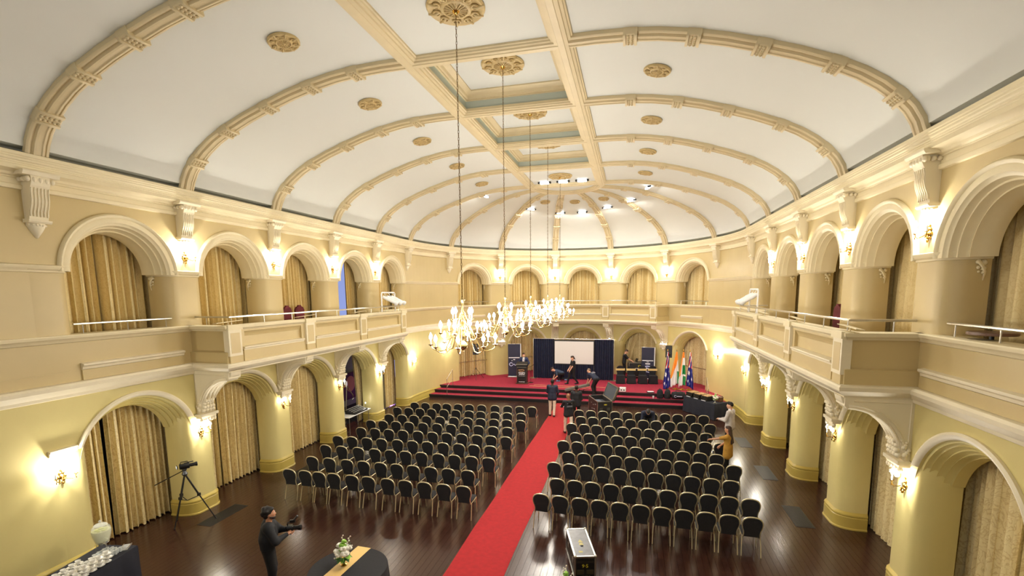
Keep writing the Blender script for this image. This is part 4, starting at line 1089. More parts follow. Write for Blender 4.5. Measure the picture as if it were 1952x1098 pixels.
# numbered flight case in the foreground
t = thing('flight_case', 'long dark flight case numbered 9·5 with bright aluminium edges, foreground by the carpet', 'flight case', (2.16, 2.64, 0), radians(16))
W3, L3, H3 = .205, .56, .60
mb = MB(); mb.box((-W3, -L3, .12), (W3, L3, H3)); mb.build('body', mat('worn_case_side', S(44, 38, 32), .5, noise=.3, nscale=8), t)
mb = MB(); mb.box((-W3+.025, -L3+.02, H3), (W3-.025, L3-.02, H3+.006)); top = mb.build('lid_panel', mat('worn_case_top', S(96, 96, 100), .35, noise=.2, nscale=10), t)
mb = MB(); edge_frame(mb, (-W3, -L3, .13), (W3, L3, H3-.005), .017); mb.build('edge_trim', M_ALU, t)
mb = MB()
for x in (-W3, W3):
    for y in (-L3, L3): mb.sphere((x, y, H3), .034, 8, 5); mb.sphere((x, y, .13), .03, 8, 5)
mb.build('ball_corner', M_ALU, t, 60)
mb = MB(); mb.box((-W3+.03, -L3-.003, .30), (W3-.03, -L3, .46)); o = mb.build('number_panel', M_BLK, t)
text_mb('9·5', .105, 'number', M_YEP, o, Matrix.Translation((0, -L3-.005, .395)) @ Matrix.Rotation(pi/2, 4, 'X'), .001, bold=.0015)
for x in (-.10, .10):
    mb = MB(); butterfly(mb, x, -L3-.004, .27, .15, .1); mb.build('recessed_handle', mat('olive_steel', S(96, 92, 70), .4, .7), t)
mb = MB(); mb.box((-W3+.03, -L3-.003, .15), (W3-.03, -L3, .21)); o = mb.build('lower_panel', M_BLK, t)
mb = MB()
for q in range(8): mb.cbox((-.09+.026*q, -L3-.004, .175), (.018, .002, .022+.006*(q % 3)))
mb.build('small_print', mat('worn_olive_print', S(120, 116, 70), .6), o)['kind'] = 'stuff'
mb = MB(); mb.box((-W3+.04, -L3-.003, .51), (W3-.04, -L3, .54)); mb.build('lid_gap', M_BLK, t)
mb = MB(); mb.prism([(-.055, -.02), (.055, -.02), (.0, .09)], H3+.006, H3+.008, 'z'); mb.prism([(-.05, -.13), (.05, -.13), (.03, -.04), (-.03, -.04)], H3+.006, H3+.008, 'z'); mb.prism([(-.10, -.42), (-.02, -.42), (-.02, -.36), (-.10, -.36)], H3+.006, H3+.008, 'z'); mb.build('gold_print', mat('gold_print', S(176, 164, 96), .6), top)
mb = MB(); mb.bbox((-.03, -.185, H3+.006), (.03, -.15, H3+.022), .006); mb.build('lid_catch', M_BLK, top)
for y in (-.3, .3):
    mb = MB(); mb.bbox((-W3-.012, y-.05, .33), (-W3, y+.05, .43), .004); mb.build('latch', M_ALU, t)
casters(t, (-.14, .14), (-.44, .44), .125)
# long gun-shaped case being lifted on the steps
t = thing('equipment_case', 'long dark grey equipment case tilted up at the front of the stage', 'equipment case', (.42, 18.55, .515), radians(8))
mb = MB(); mb.loft([[(x, -.17*w_, z0), (x, .17*w_, z0), (x, .17*w_, z0+h_), (x, -.17*w_, z0+h_)] for x, w_, z0, h_ in ((-.75, .75, .0, .07), (-.7, 1, .0, .10), (-.1, 1, .14, .11), (.55, 1, .30, .11), (.6, .8, .31, .09))], True, True); mb.build('shell', mat('olive_grey_shell', S(92, 92, 84), .55), t, 40)
mb = MB(); mb.tube([(-.1+.12*cos(a)+.25, -.2, .14+.10*sin(a)) for a in [pi+pi*i/10 for i in range(11)]], .016, 6); mb.build('handle', M_BLK, t, 50)
mb = MB(); mb.box((-.68, -.18, .04), (.55, -.172, .06), Matrix.Rotation(-.23, 4, 'Y')); mb.build('seam_strip', M_BLK, t)
# bags on the steps
def backpack(label, loc, rz):
    t = thing('backpack', label, 'bag', loc, rz)
    mb = MB(); mb.loft([[(w_*cos(a), .11*d_*sin(a)+y_, z) for a in [2*pi*i/12 for i in range(12)]] for z, w_, d_, y_ in ((0, .15, 1, 0), (.03, .17, 1.1, 0), (.2, .17, 1.2, 0), (.36, .15, 1, 0), (.45, .10, .7, .02), (.48, .03, .3, .03))], True, True); mb.build('main_body', M_BLACK, t, 60)
    mb = MB(); mb.loft([[(w_*cos(a), .05*sin(a)-.12, z) for a in [2*pi*i/10 for i in range(10)]] for z, w_ in ((.03, .10), (.06, .13), (.2, .13), (.25, .10))], True, True); mb.build('front_pocket', M_BLACK, t, 60)
    for sx in (-1, 1):
        mb = MB(); mb.tube([(sx*.08, .10, .42), (sx*.10, .16, .3), (sx*.10, .15, .12), (sx*.09, .10, .05)], .018, 5); mb.build('strap', M_BLK, t)
    mb = MB(); mb.tube([(-.04, .06, .46), (0, .06, .52), (.04, .06, .46)], .01, 5); mb.build('handle', M_BLK, t)
backpack('black backpack on the upper stage step, left of the pair', (4.66, 18.42, .34), .3)
backpack('black backpack on the upper stage step, right of the pair, beside the duffel', (5.02, 18.42, .34), -.4)
t = thing('duffel_bag', 'black duffel bag with pale printed logo on the stage step by the flags', 'bag', (5.56, 18.42, .34), .05)
mb = MB(); mb.loft([[(x, .19*w_*cos(a), .19+.19*w_*sin(a)) for a in [2*pi*i/14 for i in range(14)]] for x, w_ in ((-.34, .5), (-.32, .85), (-.2, 1), (.2, 1), (.32, .85), (.34, .5))], True, True); mb.build('main_body', M_BLACK, t, 60)
for y in (-.1, .1):
    mb = MB(); mb.tube([(-.16, y, .34), (-.1, y, .44), (.1, y, .44), (.16, y, .34)], .012, 5); mb.build('handle', M_BLK, t, 60)
mb = MB(); mb.tube([(-.17+.055*cos(a), -.192, .17+.055*sin(a)) for a in [.6+5*i/12 for i in range(13)]], .012, 5); mb.box((-.10, -.2, .15), (.16, -.188, .19)); mb.build('logo', mat('pale_lilac_print', S(190, 190, 214), .6), t)
# small boxes on the stage floor
t = thing('power_box', 'small white power box with two sockets on the stage floor', 'electrical box', (2.75, 18.95, ZS), 0)
mb = MB(); mb.bbox((-.17, -.12, 0), (.17, .12, .22), .015); mb.build('housing', M_WHITEM, t)
for x in (-.07, .07):
    mb = MB(); mb.lathe([(.035, 0), (.035, .01), (.02, .012)], 10, M=Matrix.Translation((x, -.12, .1)) @ Matrix.Rotation(pi/2, 4, 'X')); mb.build('socket', M_BLK, t)
t = thing('paper_pack', 'white papers lying on a black folder at the front edge of the stage', 'papers', (4.2, 18.95, ZS), .15)
mb = MB(); mb.bbox((-.19, -.13, 0), (.19, .13, .04), .01); mb.build('folder', M_BLK, t)
mb = MB(); mb.bbox((-.16, -.1, .04), (.16, .1, .06), .005); mb.build('sheet', M_WHITE, t)
t = thing('foam_cup', 'small white cup left on the stage step beside the backpacks', 'cup', (4.32, 18.35, .34), 0)
mb = MB(); mb.lathe([(.035, 0), (.048, .11), (.042, .11), (.03, .01)], 12); mb.build('cup_body', M_WHITEM, t, 50); mb = MB(); mb.lathe([(.05, .105), (.05, .115), (.045, .118)], 12); mb.build('rim', M_WHITE, t)
# gold tape lines and cables on the stage
for q, (y, x0, x1) in enumerate(((19.75, -2.3, 2.9), (19.35, -2.5, 1.0))):
    mb = MB(); mb.tube([(x0+(x1-x0)*i/24, y+.03*sin(i*1.3)+.02*sin(i*.4+q), ZS+.008) for i in range(25)], .009, 5)
    tag(mb.build('cable', mat('pale_cable', S(222, 190, 130), .6)), ('pale cable taped across the stage carpet before the screen, farther one', 'pale cable running across the stage carpet near the front edge')[q], 'cable')
# flags
M_FB, M_FR, M_FW, M_FO, M_FG = mat('flag_blue', S(30, 36, 128), .6), mat('flag_red', S(204, 32, 40), .6), mat('flag_white', S(238, 238, 238), .6), mat('flag_saffron', S(250, 152, 50), .6), mat('flag_green', S(20, 136, 70), .6)
def flag(label, loc, kind, rz, spread, seed):
    t = thing('flag_on_stand', label, 'flag', loc, rz, 'flags on the stage')
    mb = MB(); mb.lathe([(.17, 0), (.17, .015), (.12, .03), (.05, .06), (.02, .09)], 16); mb.build('base', M_BRASS, t, 50)
    mb = MB(); mb.tube([(0, 0, .05), (0, 0, 2.12)], .013, 6); mb.build('pole', M_BRASS, t, 50)
    mb = MB(); mb.lathe([(.012, 2.11), (.024, 2.14), (.018, 2.18), (.004, 2.24)], 8); mb.build('finial', M_BRASS, t, 50)
    # cloth hanging from the pole top: a across (0 = hoist side), b down
    nu, nv = 30, 36; mb = MB(); rows = []
    left, right, zb = spread
    for j in range(nv+1):
        b = j/nv; row = []
        xl = -left*min(1, (.12+b*1.05))*(1 if b < .8 else 1-.6*(b-.8)); xr = right*min(1, .2+b*1.0)
        for i in range(nu+1):
            a = i/nu; z = 2.08-(2.08-zb)*b-.12*b*sin(a*2.6+seed)
            ph = a*15+seed*2+b*1.6
            row.append((xl+(xr-xl)*a+.018*sin(ph)*b, -.035-.055*(.25+.75*b)*(1+sin(ph)), z))
        rows.append(row)
    vs = [p for r in rows for p in r]; fs = []; ms = []
    for j in range(nv):
        for i in range(nu):
            fs.append((j*(nu+1)+i, j*(nu+1)+i+1, (j+1)*(nu+1)+i+1, (j+1)*(nu+1)+i)); u, v = (i+.5)/nu, (j+.5)/nv
            if kind == 'in':
                k = 0 if v < .50+.32*(1-u)**1.4-.25*u else 1
                if u > .86 and v > .62: k = 2
            elif kind == 'in2':
                k = 0 if u < .22+.1*(1-v) and v < .7 else 1
                if v < .16: k = 0
                if .38 < v < .68 and u > .42: k = 2
                if v > .72 and u > .66: k = 2
            else:
                k = 0
                if v < .44:
                    q = (u*1.4+v*2.6) % 1.0
                    k = 1 if q < .34 else (2 if q < .62 else 0)
                    if v < .12: k = 2 if u < .5 else 1
                else:
                    for cu, cv, r in ((.25, .60, .08), (.7, .75, .05), (.45, .90, .05), (.85, .56, .045), (.2, .84, .04)):
                        dx, dy = (u-cu)*.9, (v-cv)*1.7; an = atan2(dy, dx); 
                        if sqrt(dx*dx+dy*dy) < r*(1.15+.45*cos(7*an)): k = 2
            ms.append(k)
    mb.v = vs; mb.f = fs; mb.m = ms
    o = mb.build('flag_cloth', [M_FO, M_FW, M_FG, M_FB] if kind != 'au' else [M_FB, M_FR, M_FW, M_FW], t, 60)
    md = o.modifiers.new('thick', 'SOLIDIFY'); md.thickness = .004
    return t
flag('blue ensign flag with red and white union canton in front of the loudspeaker', (5.09, 20.04, ZS), 'au', 0, (.20, .18, .12), 1)
flag('saffron white and green flag spread wide, second flag from the left', (5.57, 20.1, ZS), 'in', 0, (.34, .13, .22), 2)
flag('saffron white and green flag hanging narrow, third flag from the left', (5.90, 20.01, ZS), 'in2', 0, (.24, .16, .16), 3)
flag('blue ensign flag with union canton, rightmost flag before the curtain', (6.24, 20.02, ZS), 'au', 0, (.14, .22, .10), 4.3)
# stage hand rails at both ends of the steps
for side, pts in (('left', [(-6.9, 17.7, .17), (-6.9, 17.7, 1.05), (-6.95, 18.75, 1.45), (-6.95, 18.75, .51)]), ('right', [(6.9, 17.75, .17), (6.9, 17.75, 1.05), (6.95, 18.8, 1.45), (6.95, 18.8, .51)])):
    t = thing('stair_rail', 'slim white stair rail at the %s end of the stage steps' % side, 'handrail')
    mb = MB(); mb.tube(pts[1:3], .018, 6); mb.build('rail', M_STEEL, t, 50)
    mb = MB(); mb.tube(pts[:2], .016, 6); mb.build('post', M_STEEL, t, 50); mb = MB(); mb.tube(pts[2:], .016, 6); mb.build('post', M_STEEL, t, 50)
    mb = MB(); mb.tube([(pts[0][0], pts[0][1], .6), (pts[3][0], pts[3][1], .95)], .012, 6); mb.build('mid_rail', M_STEEL, t, 50)

# ================================================================== TABLES
def cloth_table(t, L_, W_, H_, m, flare=.05, seed=1):
    rnd = random.Random(seed); N = 24
    per = []
    for i in range(N): per.append((-L_/2+L_*i/N, -W_/2))
    for i in range(10): per.append((L_/2, -W_/2+W_*i/10))
    for i in range(N): per.append((L_/2-L_*i/N, W_/2))
    for i in range(10): per.append((-L_/2, W_/2-W_*i/10))
    rows = []
    for k, z in enumerate((H_, H_-.03, H_*.5, .015)):
        row = []
        for i, (x, y) in enumerate(per):
            f = (0, .008, .02, flare)[k]; w_ = (0, 0, .012, .03)[k]*sin(i*1.25+seed)
            ln = sqrt((x/L_)**2+(y/W_)**2)
            nx = (1 if x >= L_/2-1e-6 else (-1 if x <= -L_/2+1e-6 else 0)); ny = (1 if y >= W_/2-1e-6 else (-1 if y <= -W_/2+1e-6 else 0))
            row.append((x+nx*(f+w_), y+ny*(f+w_), z))
        rows.append(row)
    mb = MB(); mb.loft(rows, True, True); mb.f.pop(-2) if False else None
    return mb.build('tablecloth', m, t, 40)
M_NTC = mat('navy_tablecloth', S(24, 26, 40), .85, noise=.15, nscale=10)
# award table beside the stage
c0 = Vector((5.71, 17.27)); c1 = Vector((6.87, 15.72)); dv = (c1-c0).normalized(); nv_ = Vector((-dv.y, dv.x)); Lt = (c1-c0).length; Wt = .78
cc = (c0+c1)/2+nv_*Wt/2; arz = atan2(dv.y, dv.x)
t = thing('cloth_table', 'long table under a navy cloth to the floor beside the stage', 'table', (cc.x, cc.y, 0), arz)
cloth_table(t, Lt, Wt, .76, M_NTC, .03, 3)
mb = MB(); mb.box((-Lt/2+.05, -Wt/2+.05, .70), (Lt/2-.05, Wt/2-.05, .735)); mb.build('table_top', M_WOODB, t)
def onT(u, v, z=.765):
    p = cc+dv*u+nv_*v; return (p.x, p.y, z)
mlat = mat('crate_lattice', S(60, 54, 40), .6)
for q in range(3):
    u = -.72+.48*q
    t = thing('award_crate', 'black open crate with lattice front holding tan-lidded jars, %s of three from the stage' % ORD[q], 'crate', onT(u, -.05), arz, 'crates on the award table')
    mb = MB(); mb.box((-.2, -.26, 0), (.2, -.245, .2)); mb.box((-.2, .245, 0), (.2, .26, .2)); mb.box((-.2, -.26, 0), (-.185, .26, .2)); mb.box((.185, -.26, 0), (.2, .26, .2)); mb.box((-.2, -.26, 0), (.2, .26, .01)); mb.build('crate_body', M_BLK, t)
    mb = MB()
    for e in range(5):
        x = -.18+.09*e; mb.box((x-.006, -.268, .02), (x+.006, -.26, .18), Matrix.Translation((x, 0, .1)) @ Matrix.Rotation(.5*(-1)**e, 4, 'Y') @ Matrix.Translation((-x, 0, -.1)))
    mb.build('lattice', mlat, t)
    mb = MB(); mb.box((-.13, -.30, 0), (.13, -.285, .025)); mb.build('label_card', M_WHITE, t)
    first_j = None
    for a in range(5):
        for b in range(6):
            p = onT(u-.145+.0725*a, -.05-.2+.08*b, .777)
            if first_j is None:
                j = thing('jar', 'small tan-lidded jar standing in the %s crate on the award table' % ORD[q], 'jar', p, 0, 'jars in the %s award crate' % ORD[q])
                mb = MB(); mb.lathe([(.03, 0), (.03, .19), (.02, .2)], 8); mb.build('jar_body', M_BLK, j, 50)
                mb = MB(); mb.lathe([(.028, .2), (.028, .225), (.01, .23)], 8); mb.build('lid', M_TAN2, j, 50)
                first_j = (j, kids_of(j))
            else: dup(first_j[0], p, 0, None, None, first_j[1])
t = thing('gift_box', 'dark red-brown box at the wall end of the award table', 'box', onT(.62, .22), arz)
mb = MB(); mb.bbox((-.16, -.12, 0), (.16, .12, .20), .01); mb.build('box_body', M_WOODB, t); mb = MB(); mb.bbox((-.165, -.125, .17), (.165, .125, .215), .01); mb.build('lid', M_WOODB, t)
# flowers
M_LEAF = mat('leaf_green', S(64, 110, 48), .6, noise=.3, nscale=20); M_LEAF2 = mat('light_leaf', S(140, 190, 70), .6, noise=.2, nscale=20); M_PET = mat('white_petal', S(240, 236, 222), .6)
def bouquet(label, loc, rz, s, seed, metal, parts=True):
    t = thing('flower_vase', label, 'flowers', loc, rz)
    rnd = random.Random(seed)
    mb = MB(); mb.lathe([(.055, 0), (.06, .012), (.03, .03), (.014, .05), (.02, .07), (.045, .09), (.065, .12), (.07, .15), (.06, .16)], 16); mb.build('goblet_vase', metal, t, 50)
    def leaf(p, dirv, L_, W_, m, nm='leaf'):
        d = Vector(dirv).normalized(); sd = d.cross(Vector((0, 0, 1)));  sd = sd.normalized() if sd.length > .1 else Vector((1, 0, 0)); n = sd.cross(d)
        P = Vector(p); mb = MB(); rows = []
        for k, (u, w_) in enumerate(((0, .1), (.25, .8), (.5, 1), (.75, .7), (1, .05))):
            c = P+d*L_*u-Vector((0, 0, .25*L_*u*u)); rows.append([c-sd*W_*w_+n*W_*.3*w_, c, c+sd*W_*w_+n*W_*.3*w_])
        mb.grid(rows); mb.build(nm, m, t, 60)
    def bloom(p, r, m, nm='bloom'):
        mb = MB(); mb.sphere(p, r*.55, 8, 5)
        for k in range(9):
            a = 2*pi*k/9+rnd.random(); b = (.1, .7)[k % 2]
            mb.sphere((p[0]+r*.5*cos(a)*cos(b), p[1]+r*.5*sin(a)*cos(b), p[2]+r*.5*sin(b)), r*.5, 7, 4, sc=(1, 1, .75))
        mb.build(nm, m, t, 60)
    for k in range(16):
        a = 2*pi*k/16+rnd.uniform(-.2, .2); e = rnd.uniform(-.3, .7)
        leaf((.05*cos(a), .05*sin(a), .17), (cos(a), sin(a), e), rnd.uniform(.08, .13)*s, .034*s, M_LEAF if k % 3 else M_LEAF2)
    for (x, y, z, r) in ((-.09, -.04, .27, .055), (-.05, -.09, .24, .05), (.06, -.08, .26, .065), (.08, .0, .31, .06), (-.02, .07, .30, .055), (-.08, .05, .33, .05), (.02, -.06, .34, .05)):
        bloom((x*s, y*s, .17+(z-.17)*s), r*s*1.25, M_PET)
    for (x, y, z, r) in ((0, -.02, .37, .06), (.02, 0, .43, .045), (-.01, -.06, .32, .04)): bloom((x*s, y*s, .17+(z-.17)*s), r*s*1.1, M_LEAF2, 'green_bloom')
    for (x, y, z) in ((-.01, .02, .53), (.10, .05, .50), (-.14, -.05, .16), (.15, -.02, .38)):
        mb = MB()
        for k in range(7):
            u = .35+.65*k/6; mb.sphere((x*s*u+.012*(-1)**k, y*s*u, .17+(z-.17)*s*u), .02*s*(1.2-.6*k/6), 6, 4)
        mb.tube([(0, 0, .15), (x*s*.5, y*s*.5, .17+(z-.17)*s*.5), (x*s, y*s, .17+(z-.17)*s)], .004, 4); mb.build('flower_spike', M_PET, t, 60)
    for (x, y, z) in ((.14, .02, .36), (.16, .0, .30), (.15, .04, .42), (.12, -.06, .22), (-.12, .05, .22)): leaf((x*.5*s, y*.5*s, .17+(z-.17)*s*.6), (x, y, z-.1), .12*s, .04*s, mat('eucalyptus_leaf', S(60, 84, 66), .6))
    return t
bouquet('white and green flowers in a glass goblet on the award table', onT(.80, -.2), .4, .85, 5, M_ALU)
# round table with runner
def round_table(label, c, R, H_):
    t = thing('round_table', label, 'table', (c[0], c[1], 0), 0)
    n = 72; rows = []
    for k, (z, f, w_) in enumerate(((H_, 1, 0), (H_-.02, 1.012, 0), (H_*.6, 1.03, .02), (.015, 1.06, .05))):
        rows.append([(R*(f+w_*sin(14*2*pi*i/n))*cos(2*pi*i/n), R*(f+w_*sin(14*2*pi*i/n))*sin(2*pi*i/n), z) for i in range(n)])
    mb = MB(); mb.loft(rows[::-1], True, True); mb.build('tablecloth', M_BLACK, t, 40)
    mb = MB(); mb.lathe([(R*.3, .02), (R*.3, .05), (.04, .08), (.04, H_-.05), (R*.9, H_-.04), (R*.9, H_-.025)], 20); mb.build('pedestal', M_WOODB, t)
    return t
TC = (-1.98, .44)
round_table('round cocktail table under a black cloth in the foreground', TC, .72, .745)
mb = MB(); rz_ = radians(88)
u_, v_ = Vector((cos(rz_), sin(rz_), 0)), Vector((-sin(rz_), cos(rz_), 0)); rows = []
for i in range(15):
    s_ = -1.02+2.04*i/14; d_ = max(0, abs(s_)-.725)
    sx = max(-.735, min(.735, s_)); c = Vector((TC[0], TC[1], .751-min(d_, .32)))+u_*sx+v_*.13
    hw = .15
    rows.append([c-v_*hw, c+v_*hw, c+v_*hw+Vector((0, 0, .003)), c-v_*hw+Vector((0, 0, .003))])
mb.loft(rows, True, True); tag(mb.build('table_runner', mat('gold_satin', S(226, 186, 106), .4, sheen=.3), None, 40), 'gold satin runner across the black round table', 'table runner')
bouquet('white roses and green foliage in a gold goblet on the gold runner', (-2.11, .50, .756), .2, 1.15, 9, M_BRASS)
round_table('round cocktail table under black cloth at the bottom edge by the flight case', (2.12, .28), .70, .745)
bouquet('white flowers peeping in at the bottom edge below the numbered flight case', (2.13, .42, .748), 1.1, 1.15, 12, M_BRASS)
# refreshment table, bottom left
a0 = Vector((-6.72, .14)); dl = Vector((.2, -.98)).normalized(); nl = Vector((dl.y, -dl.x)); Lr, Wr = 2.2, .78
rc = a0+dl*Lr/2+nl*(Wr/2)
t = thing('refreshment_table', 'rectangular table under navy cloth with cups and drinks by the wall', 'table', (rc.x, rc.y, 0), atan2(dl.y, dl.x))
cloth_table(t, Lr, Wr, .76, M_NTC, .04, 7)
mb = MB(); mb.box((-Lr/2+.05, -Wr/2+.05, .70), (Lr/2-.05, Wr/2-.05, .735)); mb.build('table_top', M_WOODB, t)
def onR(u, v, z=.765):
    """u from the far end towards the camera, v from the room side to the wall side"""
    p = a0+dl*u+nl*v; return (p.x, p.y, z)
M_CHINA = mat('white_china', S(240, 238, 232), .25, coat=.3)
sau = cup = None
cnt = 0
for a in range(6):
    for b in range(4):
        u = .62+.155*a+(.078 if b % 2 else 0); v = .07+.165*b
        lev = 3 if (b == 0 and a < 4) else (2 if b < 2 else 1)
        for l_ in range(lev):
            z = .765+.075*l_; cnt += 1
            p = onR(u+.012*sin(cnt*2.1), v+.01*cos(cnt*1.7), z)
            row_ = ('room-side', 'second', 'third', 'wall-side')[b]; st = ('bottom', 'second', 'third')[l_] if lev > 1 else 'single'
            ls = 'white china saucer, %s level, %s from the far end, %s line of the cup stacks' % (st, ORD[a], row_)
            lc = 'white teacup, %s level, %s from the far end, %s line of the cup stacks' % (st, ORD[a], row_)
            if sau is None:
                sau = thing('saucer', ls, 'saucer', p, 0, 'saucers on the refreshment table'); mb = MB(); mb.lathe([(.04, 0), (.045, .004), (.075, .016), (.078, .019), (.05, .010), (.0, .008)], 18); mb.build('plate', M_CHINA, sau, 40); mb = MB(); mb.lathe([(.028, .008), (.028, .011), (.024, .011)], 14); mb.build('cup_ring', M_CHINA, sau, 40); sk = kids_of(sau)
                cup = thing('teacup', lc, 'cup', (p[0], p[1], p[2]+.011), 0, 'teacups on the refreshment table'); mb = MB(); mb.lathe([(.022, 0), (.026, .004), (.038, .03), (.046, .062), (.043, .062), (.034, .03), (.0, .008)], 16); mb.build('bowl', M_CHINA, cup, 40)
                mb = MB(); mb.tube([(.042, 0, .05), (.062, 0, .047), (.06, 0, .025), (.037, 0, .02)], .005, 5); mb.build('handle', M_CHINA, cup, 50); ck = kids_of(cup)
            else:
                dup(sau, p, 0, ls, None, sk); dup(cup, (p[0], p[1], p[2]+.011), cnt*.9, lc, None, ck)
# tumblers
gl0 = None; M_TUM = mat('tumbler_glass', (.93, .97, .96), .02, alpha=.35)
for a in range(6):
    for b in range(4):
        p = onR(.24+.055*a+.02*(b % 2), .14+.085*b+.02*(a % 2))
        lab = 'clear glass tumbler, %s from the far end, line %s of the tumbler cluster' % (ORD[a], ('one', 'two', 'three', 'four')[b])
        if gl0 is None:
            gl0 = thing('tumbler', lab, 'glass', p, 0, 'tumblers on the refreshment table'); mb = MB(); mb.lathe([(.024, 0), (.031, .09), (.029, .09), (.022, .008), (0, .008)], 14); mb.build('glass_wall', M_TUM, gl0, 40); mb = MB(); mb.lathe([(.0305, .088), (.0315, .091), (.029, .092)], 14); mb.build('rim', M_TUM, gl0, 40); gk = kids_of(gl0)
        else: dup(gl0, p, 0, lab, None, gk)
t = thing('drink_dispenser', 'glass drink dispenser jar of pale lemon water on a wire stand', 'drink dispenser', onR(.22, .52), 0)
mb = MB(); mb.lathe([(.09, .17), (.115, .20), (.15, .32), (.165, .42), (.15, .50), (.11, .54), (.105, .53), (.145, .49), (.158, .42), (.142, .32), (.108, .21), (.0, .185)], 24); mb.build('jar', mat('jar_glass', (.97, 1, .97), .03, alpha=.25), t, 50)
mb = MB(); mb.lathe([(.0, .19), (.105, .21), (.138, .32), (.153, .42), (.15, .44), (0, .44)], 24); mb.build('lemon_water', mat('lemon_water', S(222, 222, 172), .15), t, 50)
mb = MB(); mb.lathe([(.10, .535), (.115, .545), (.09, .57), (.03, .585), (.015, .60), (.03, .625), (.01, .65)], 20); mb.build('lid', M_TUM, t, 50)
mb = MB()
for q in range(5): mb.lathe([(.0, 0), (.035, .002), (.035, .01), (.0, .012)], 12, (.07*cos(q*1.3), .07*sin(q*1.3), .445))
mb.build('lemon_slice', mat('lemon_slice', S(220, 224, 110), .5), t, 50)
mb = MB(); mb.tube([(.095*cos(2*pi*i/16), .095*sin(2*pi*i/16), .17) for i in range(16)], .006, 5, closed=True)
for q in range(3): a = 2*pi*q/3; mb.tube([(.095*cos(a), .095*sin(a), .17), (.11*cos(a), .11*sin(a), 0)], .005, 5)
mb.build('wire_stand', M_ALU, t, 50)
mb = MB(); mb.tube([(.11, -.05, .22), (.19, -.08, .22), (.19, -.08, .19)], .01, 6); mb.tube([(.17, -.07, .22), (.17, -.07, .26)], .006, 5); mb.build('tap', M_ALU, t, 50)
t = thing('price_tray', 'small clear tray leaning at the far end of the refreshment table', 'tray', onR(.10, .16), atan2(dl.y, dl.x)+.4)
mb = MB(); mb.bbox((-.13, -.07, 0), (.13, .07, .015), .004); mb.build('tray_base', M_TUM, t); mb = MB(); mb.box((-.13, -.07, .015), (.13, -.062, .03)); mb.box((-.13, .062, .015), (.13, .07, .03)); mb.build('rim', M_ALU, t)
# ================================================================== DJ / MIXING TABLE in the fourth left arch
t = thing('folding_table', 'white folding table in the open left arch under mixing gear', 'table', (-8.55, 10.95, 0), pi/2)
mb = MB(); mb.bbox((-.85, -.35, .72), (.85, .35, .76), .01); mb.build('table_top', M_WHITEM, t)
for x in (-.75, .75):
    mb = MB(); mb.tube([(x, -.28, 0), (x, -.28, .72)], .013, 6); mb.tube([(x, .28, 0), (x, .28, .72)], .013, 6); mb.tube([(x, -.28, .1), (x, .28, .1)], .01, 5); mb.build('leg_frame', M_STEEL, t)
t = thing('mixing_desk', 'black mixing desk with rows of faders on the white folding table', 'mixing desk', (-8.45, 11.05, .765), pi/2)
mb = MB(); mb.prism([(-.24, 0), (.24, 0), (.24, .13), (-.24, .05)], -.5, .5, 'x'); mb.build('chassis', M_BLK, t)
mb = MB(); [mb.cbox((-.45+.05*i, -.24+.1*j, .058+.0333*j*.5+.02*j*.0+.017*j), (.018, .03, .02)) for i in range(19) for j in range(1, 5)]
o = mb.build('fader', mat('fader_caps', S(190, 190, 190), .5), t); o['kind'] = 'stuff'
mb = MB(); mb.box((.3, .1, .13), (.47, .23, .16)); mb.build('display', M_ALU, t)
t = thing('gear_lamp', 'small lit work lamp standing on the mixing table', 'lamp', (-8.4, 11.7, .765), 0)
mb = MB(); mb.lathe([(.05, 0), (.05, .015), (.01, .02)], 12); mb.build('base', M_BLK, t); mb = MB(); mb.tube([(0, 0, .02), (0, 0, .22)], .007, 5); mb.build('stem', M_BLK, t); mb = MB(); mb.sphere((0, 0, .24), .03, 8, 6); mb.build('bulb', mat('work_bulb', (1, 1, .8), .4, emit=(1, .95, .6), estr=4), t)
lamp('POINT', 'work_lamp_light', (-8.4, 11.7, 1.06), 5, WARM, shadow_soft_size=.04)
t = thing('boom_microphone_stand', 'silver boom stand with round disc head in the open left arch', 'microphone stand', (-9.35, 11.75, 0), .3)
mb = MB(); mb.tube([(-.1, -.1, .02), (0, 0, 1.75)], .02, 6); mb.build('pole', M_ALU, t); mb = MB(); mb.tube([(0, 0, 1.75), (.1, .55, 1.2), (.12, .6, 1.05), (.1, .4, 1.0)], .02, 6); mb.build('boom_arm', M_ALU, t)
mb = MB(); mb.lathe([(.14, -.01), (.15, 0), (.14, .01)], 20, M=Matrix.Translation((0, 0, 1.82)) @ Matrix.Rotation(pi/2, 4, 'Y')); mb.build('disc', M_WHITEM, t, 50)
for q in range(3): mb = MB(); mb.tube([(0, 0, .25), (.4*cos(q*2.1), .4*sin(q*2.1), .02)], .012, 5); mb.build('leg', M_BLK, t)
t = thing('painting', 'dark red picture with tan disc on the lobby wall behind the mixing desk', 'picture', (-11.25, 14.85, 1.05), 0)
mb = MB(); mb.bbox((-.05, -.8, -.7), (0, .8, .7), .01); mb.build('frame', mat('dark_red_panel', S(64, 22, 26), .7), t); mb = MB(); mb.lathe([(.42, 0), (.42, .01), (0, .012)], 28, M=Matrix.Translation((.0, .1, .1)) @ Matrix.Rotation(pi/2, 4, 'Y')); mb.build('disc_print', mat('tan_disc', S(170, 110, 74), .7), t)

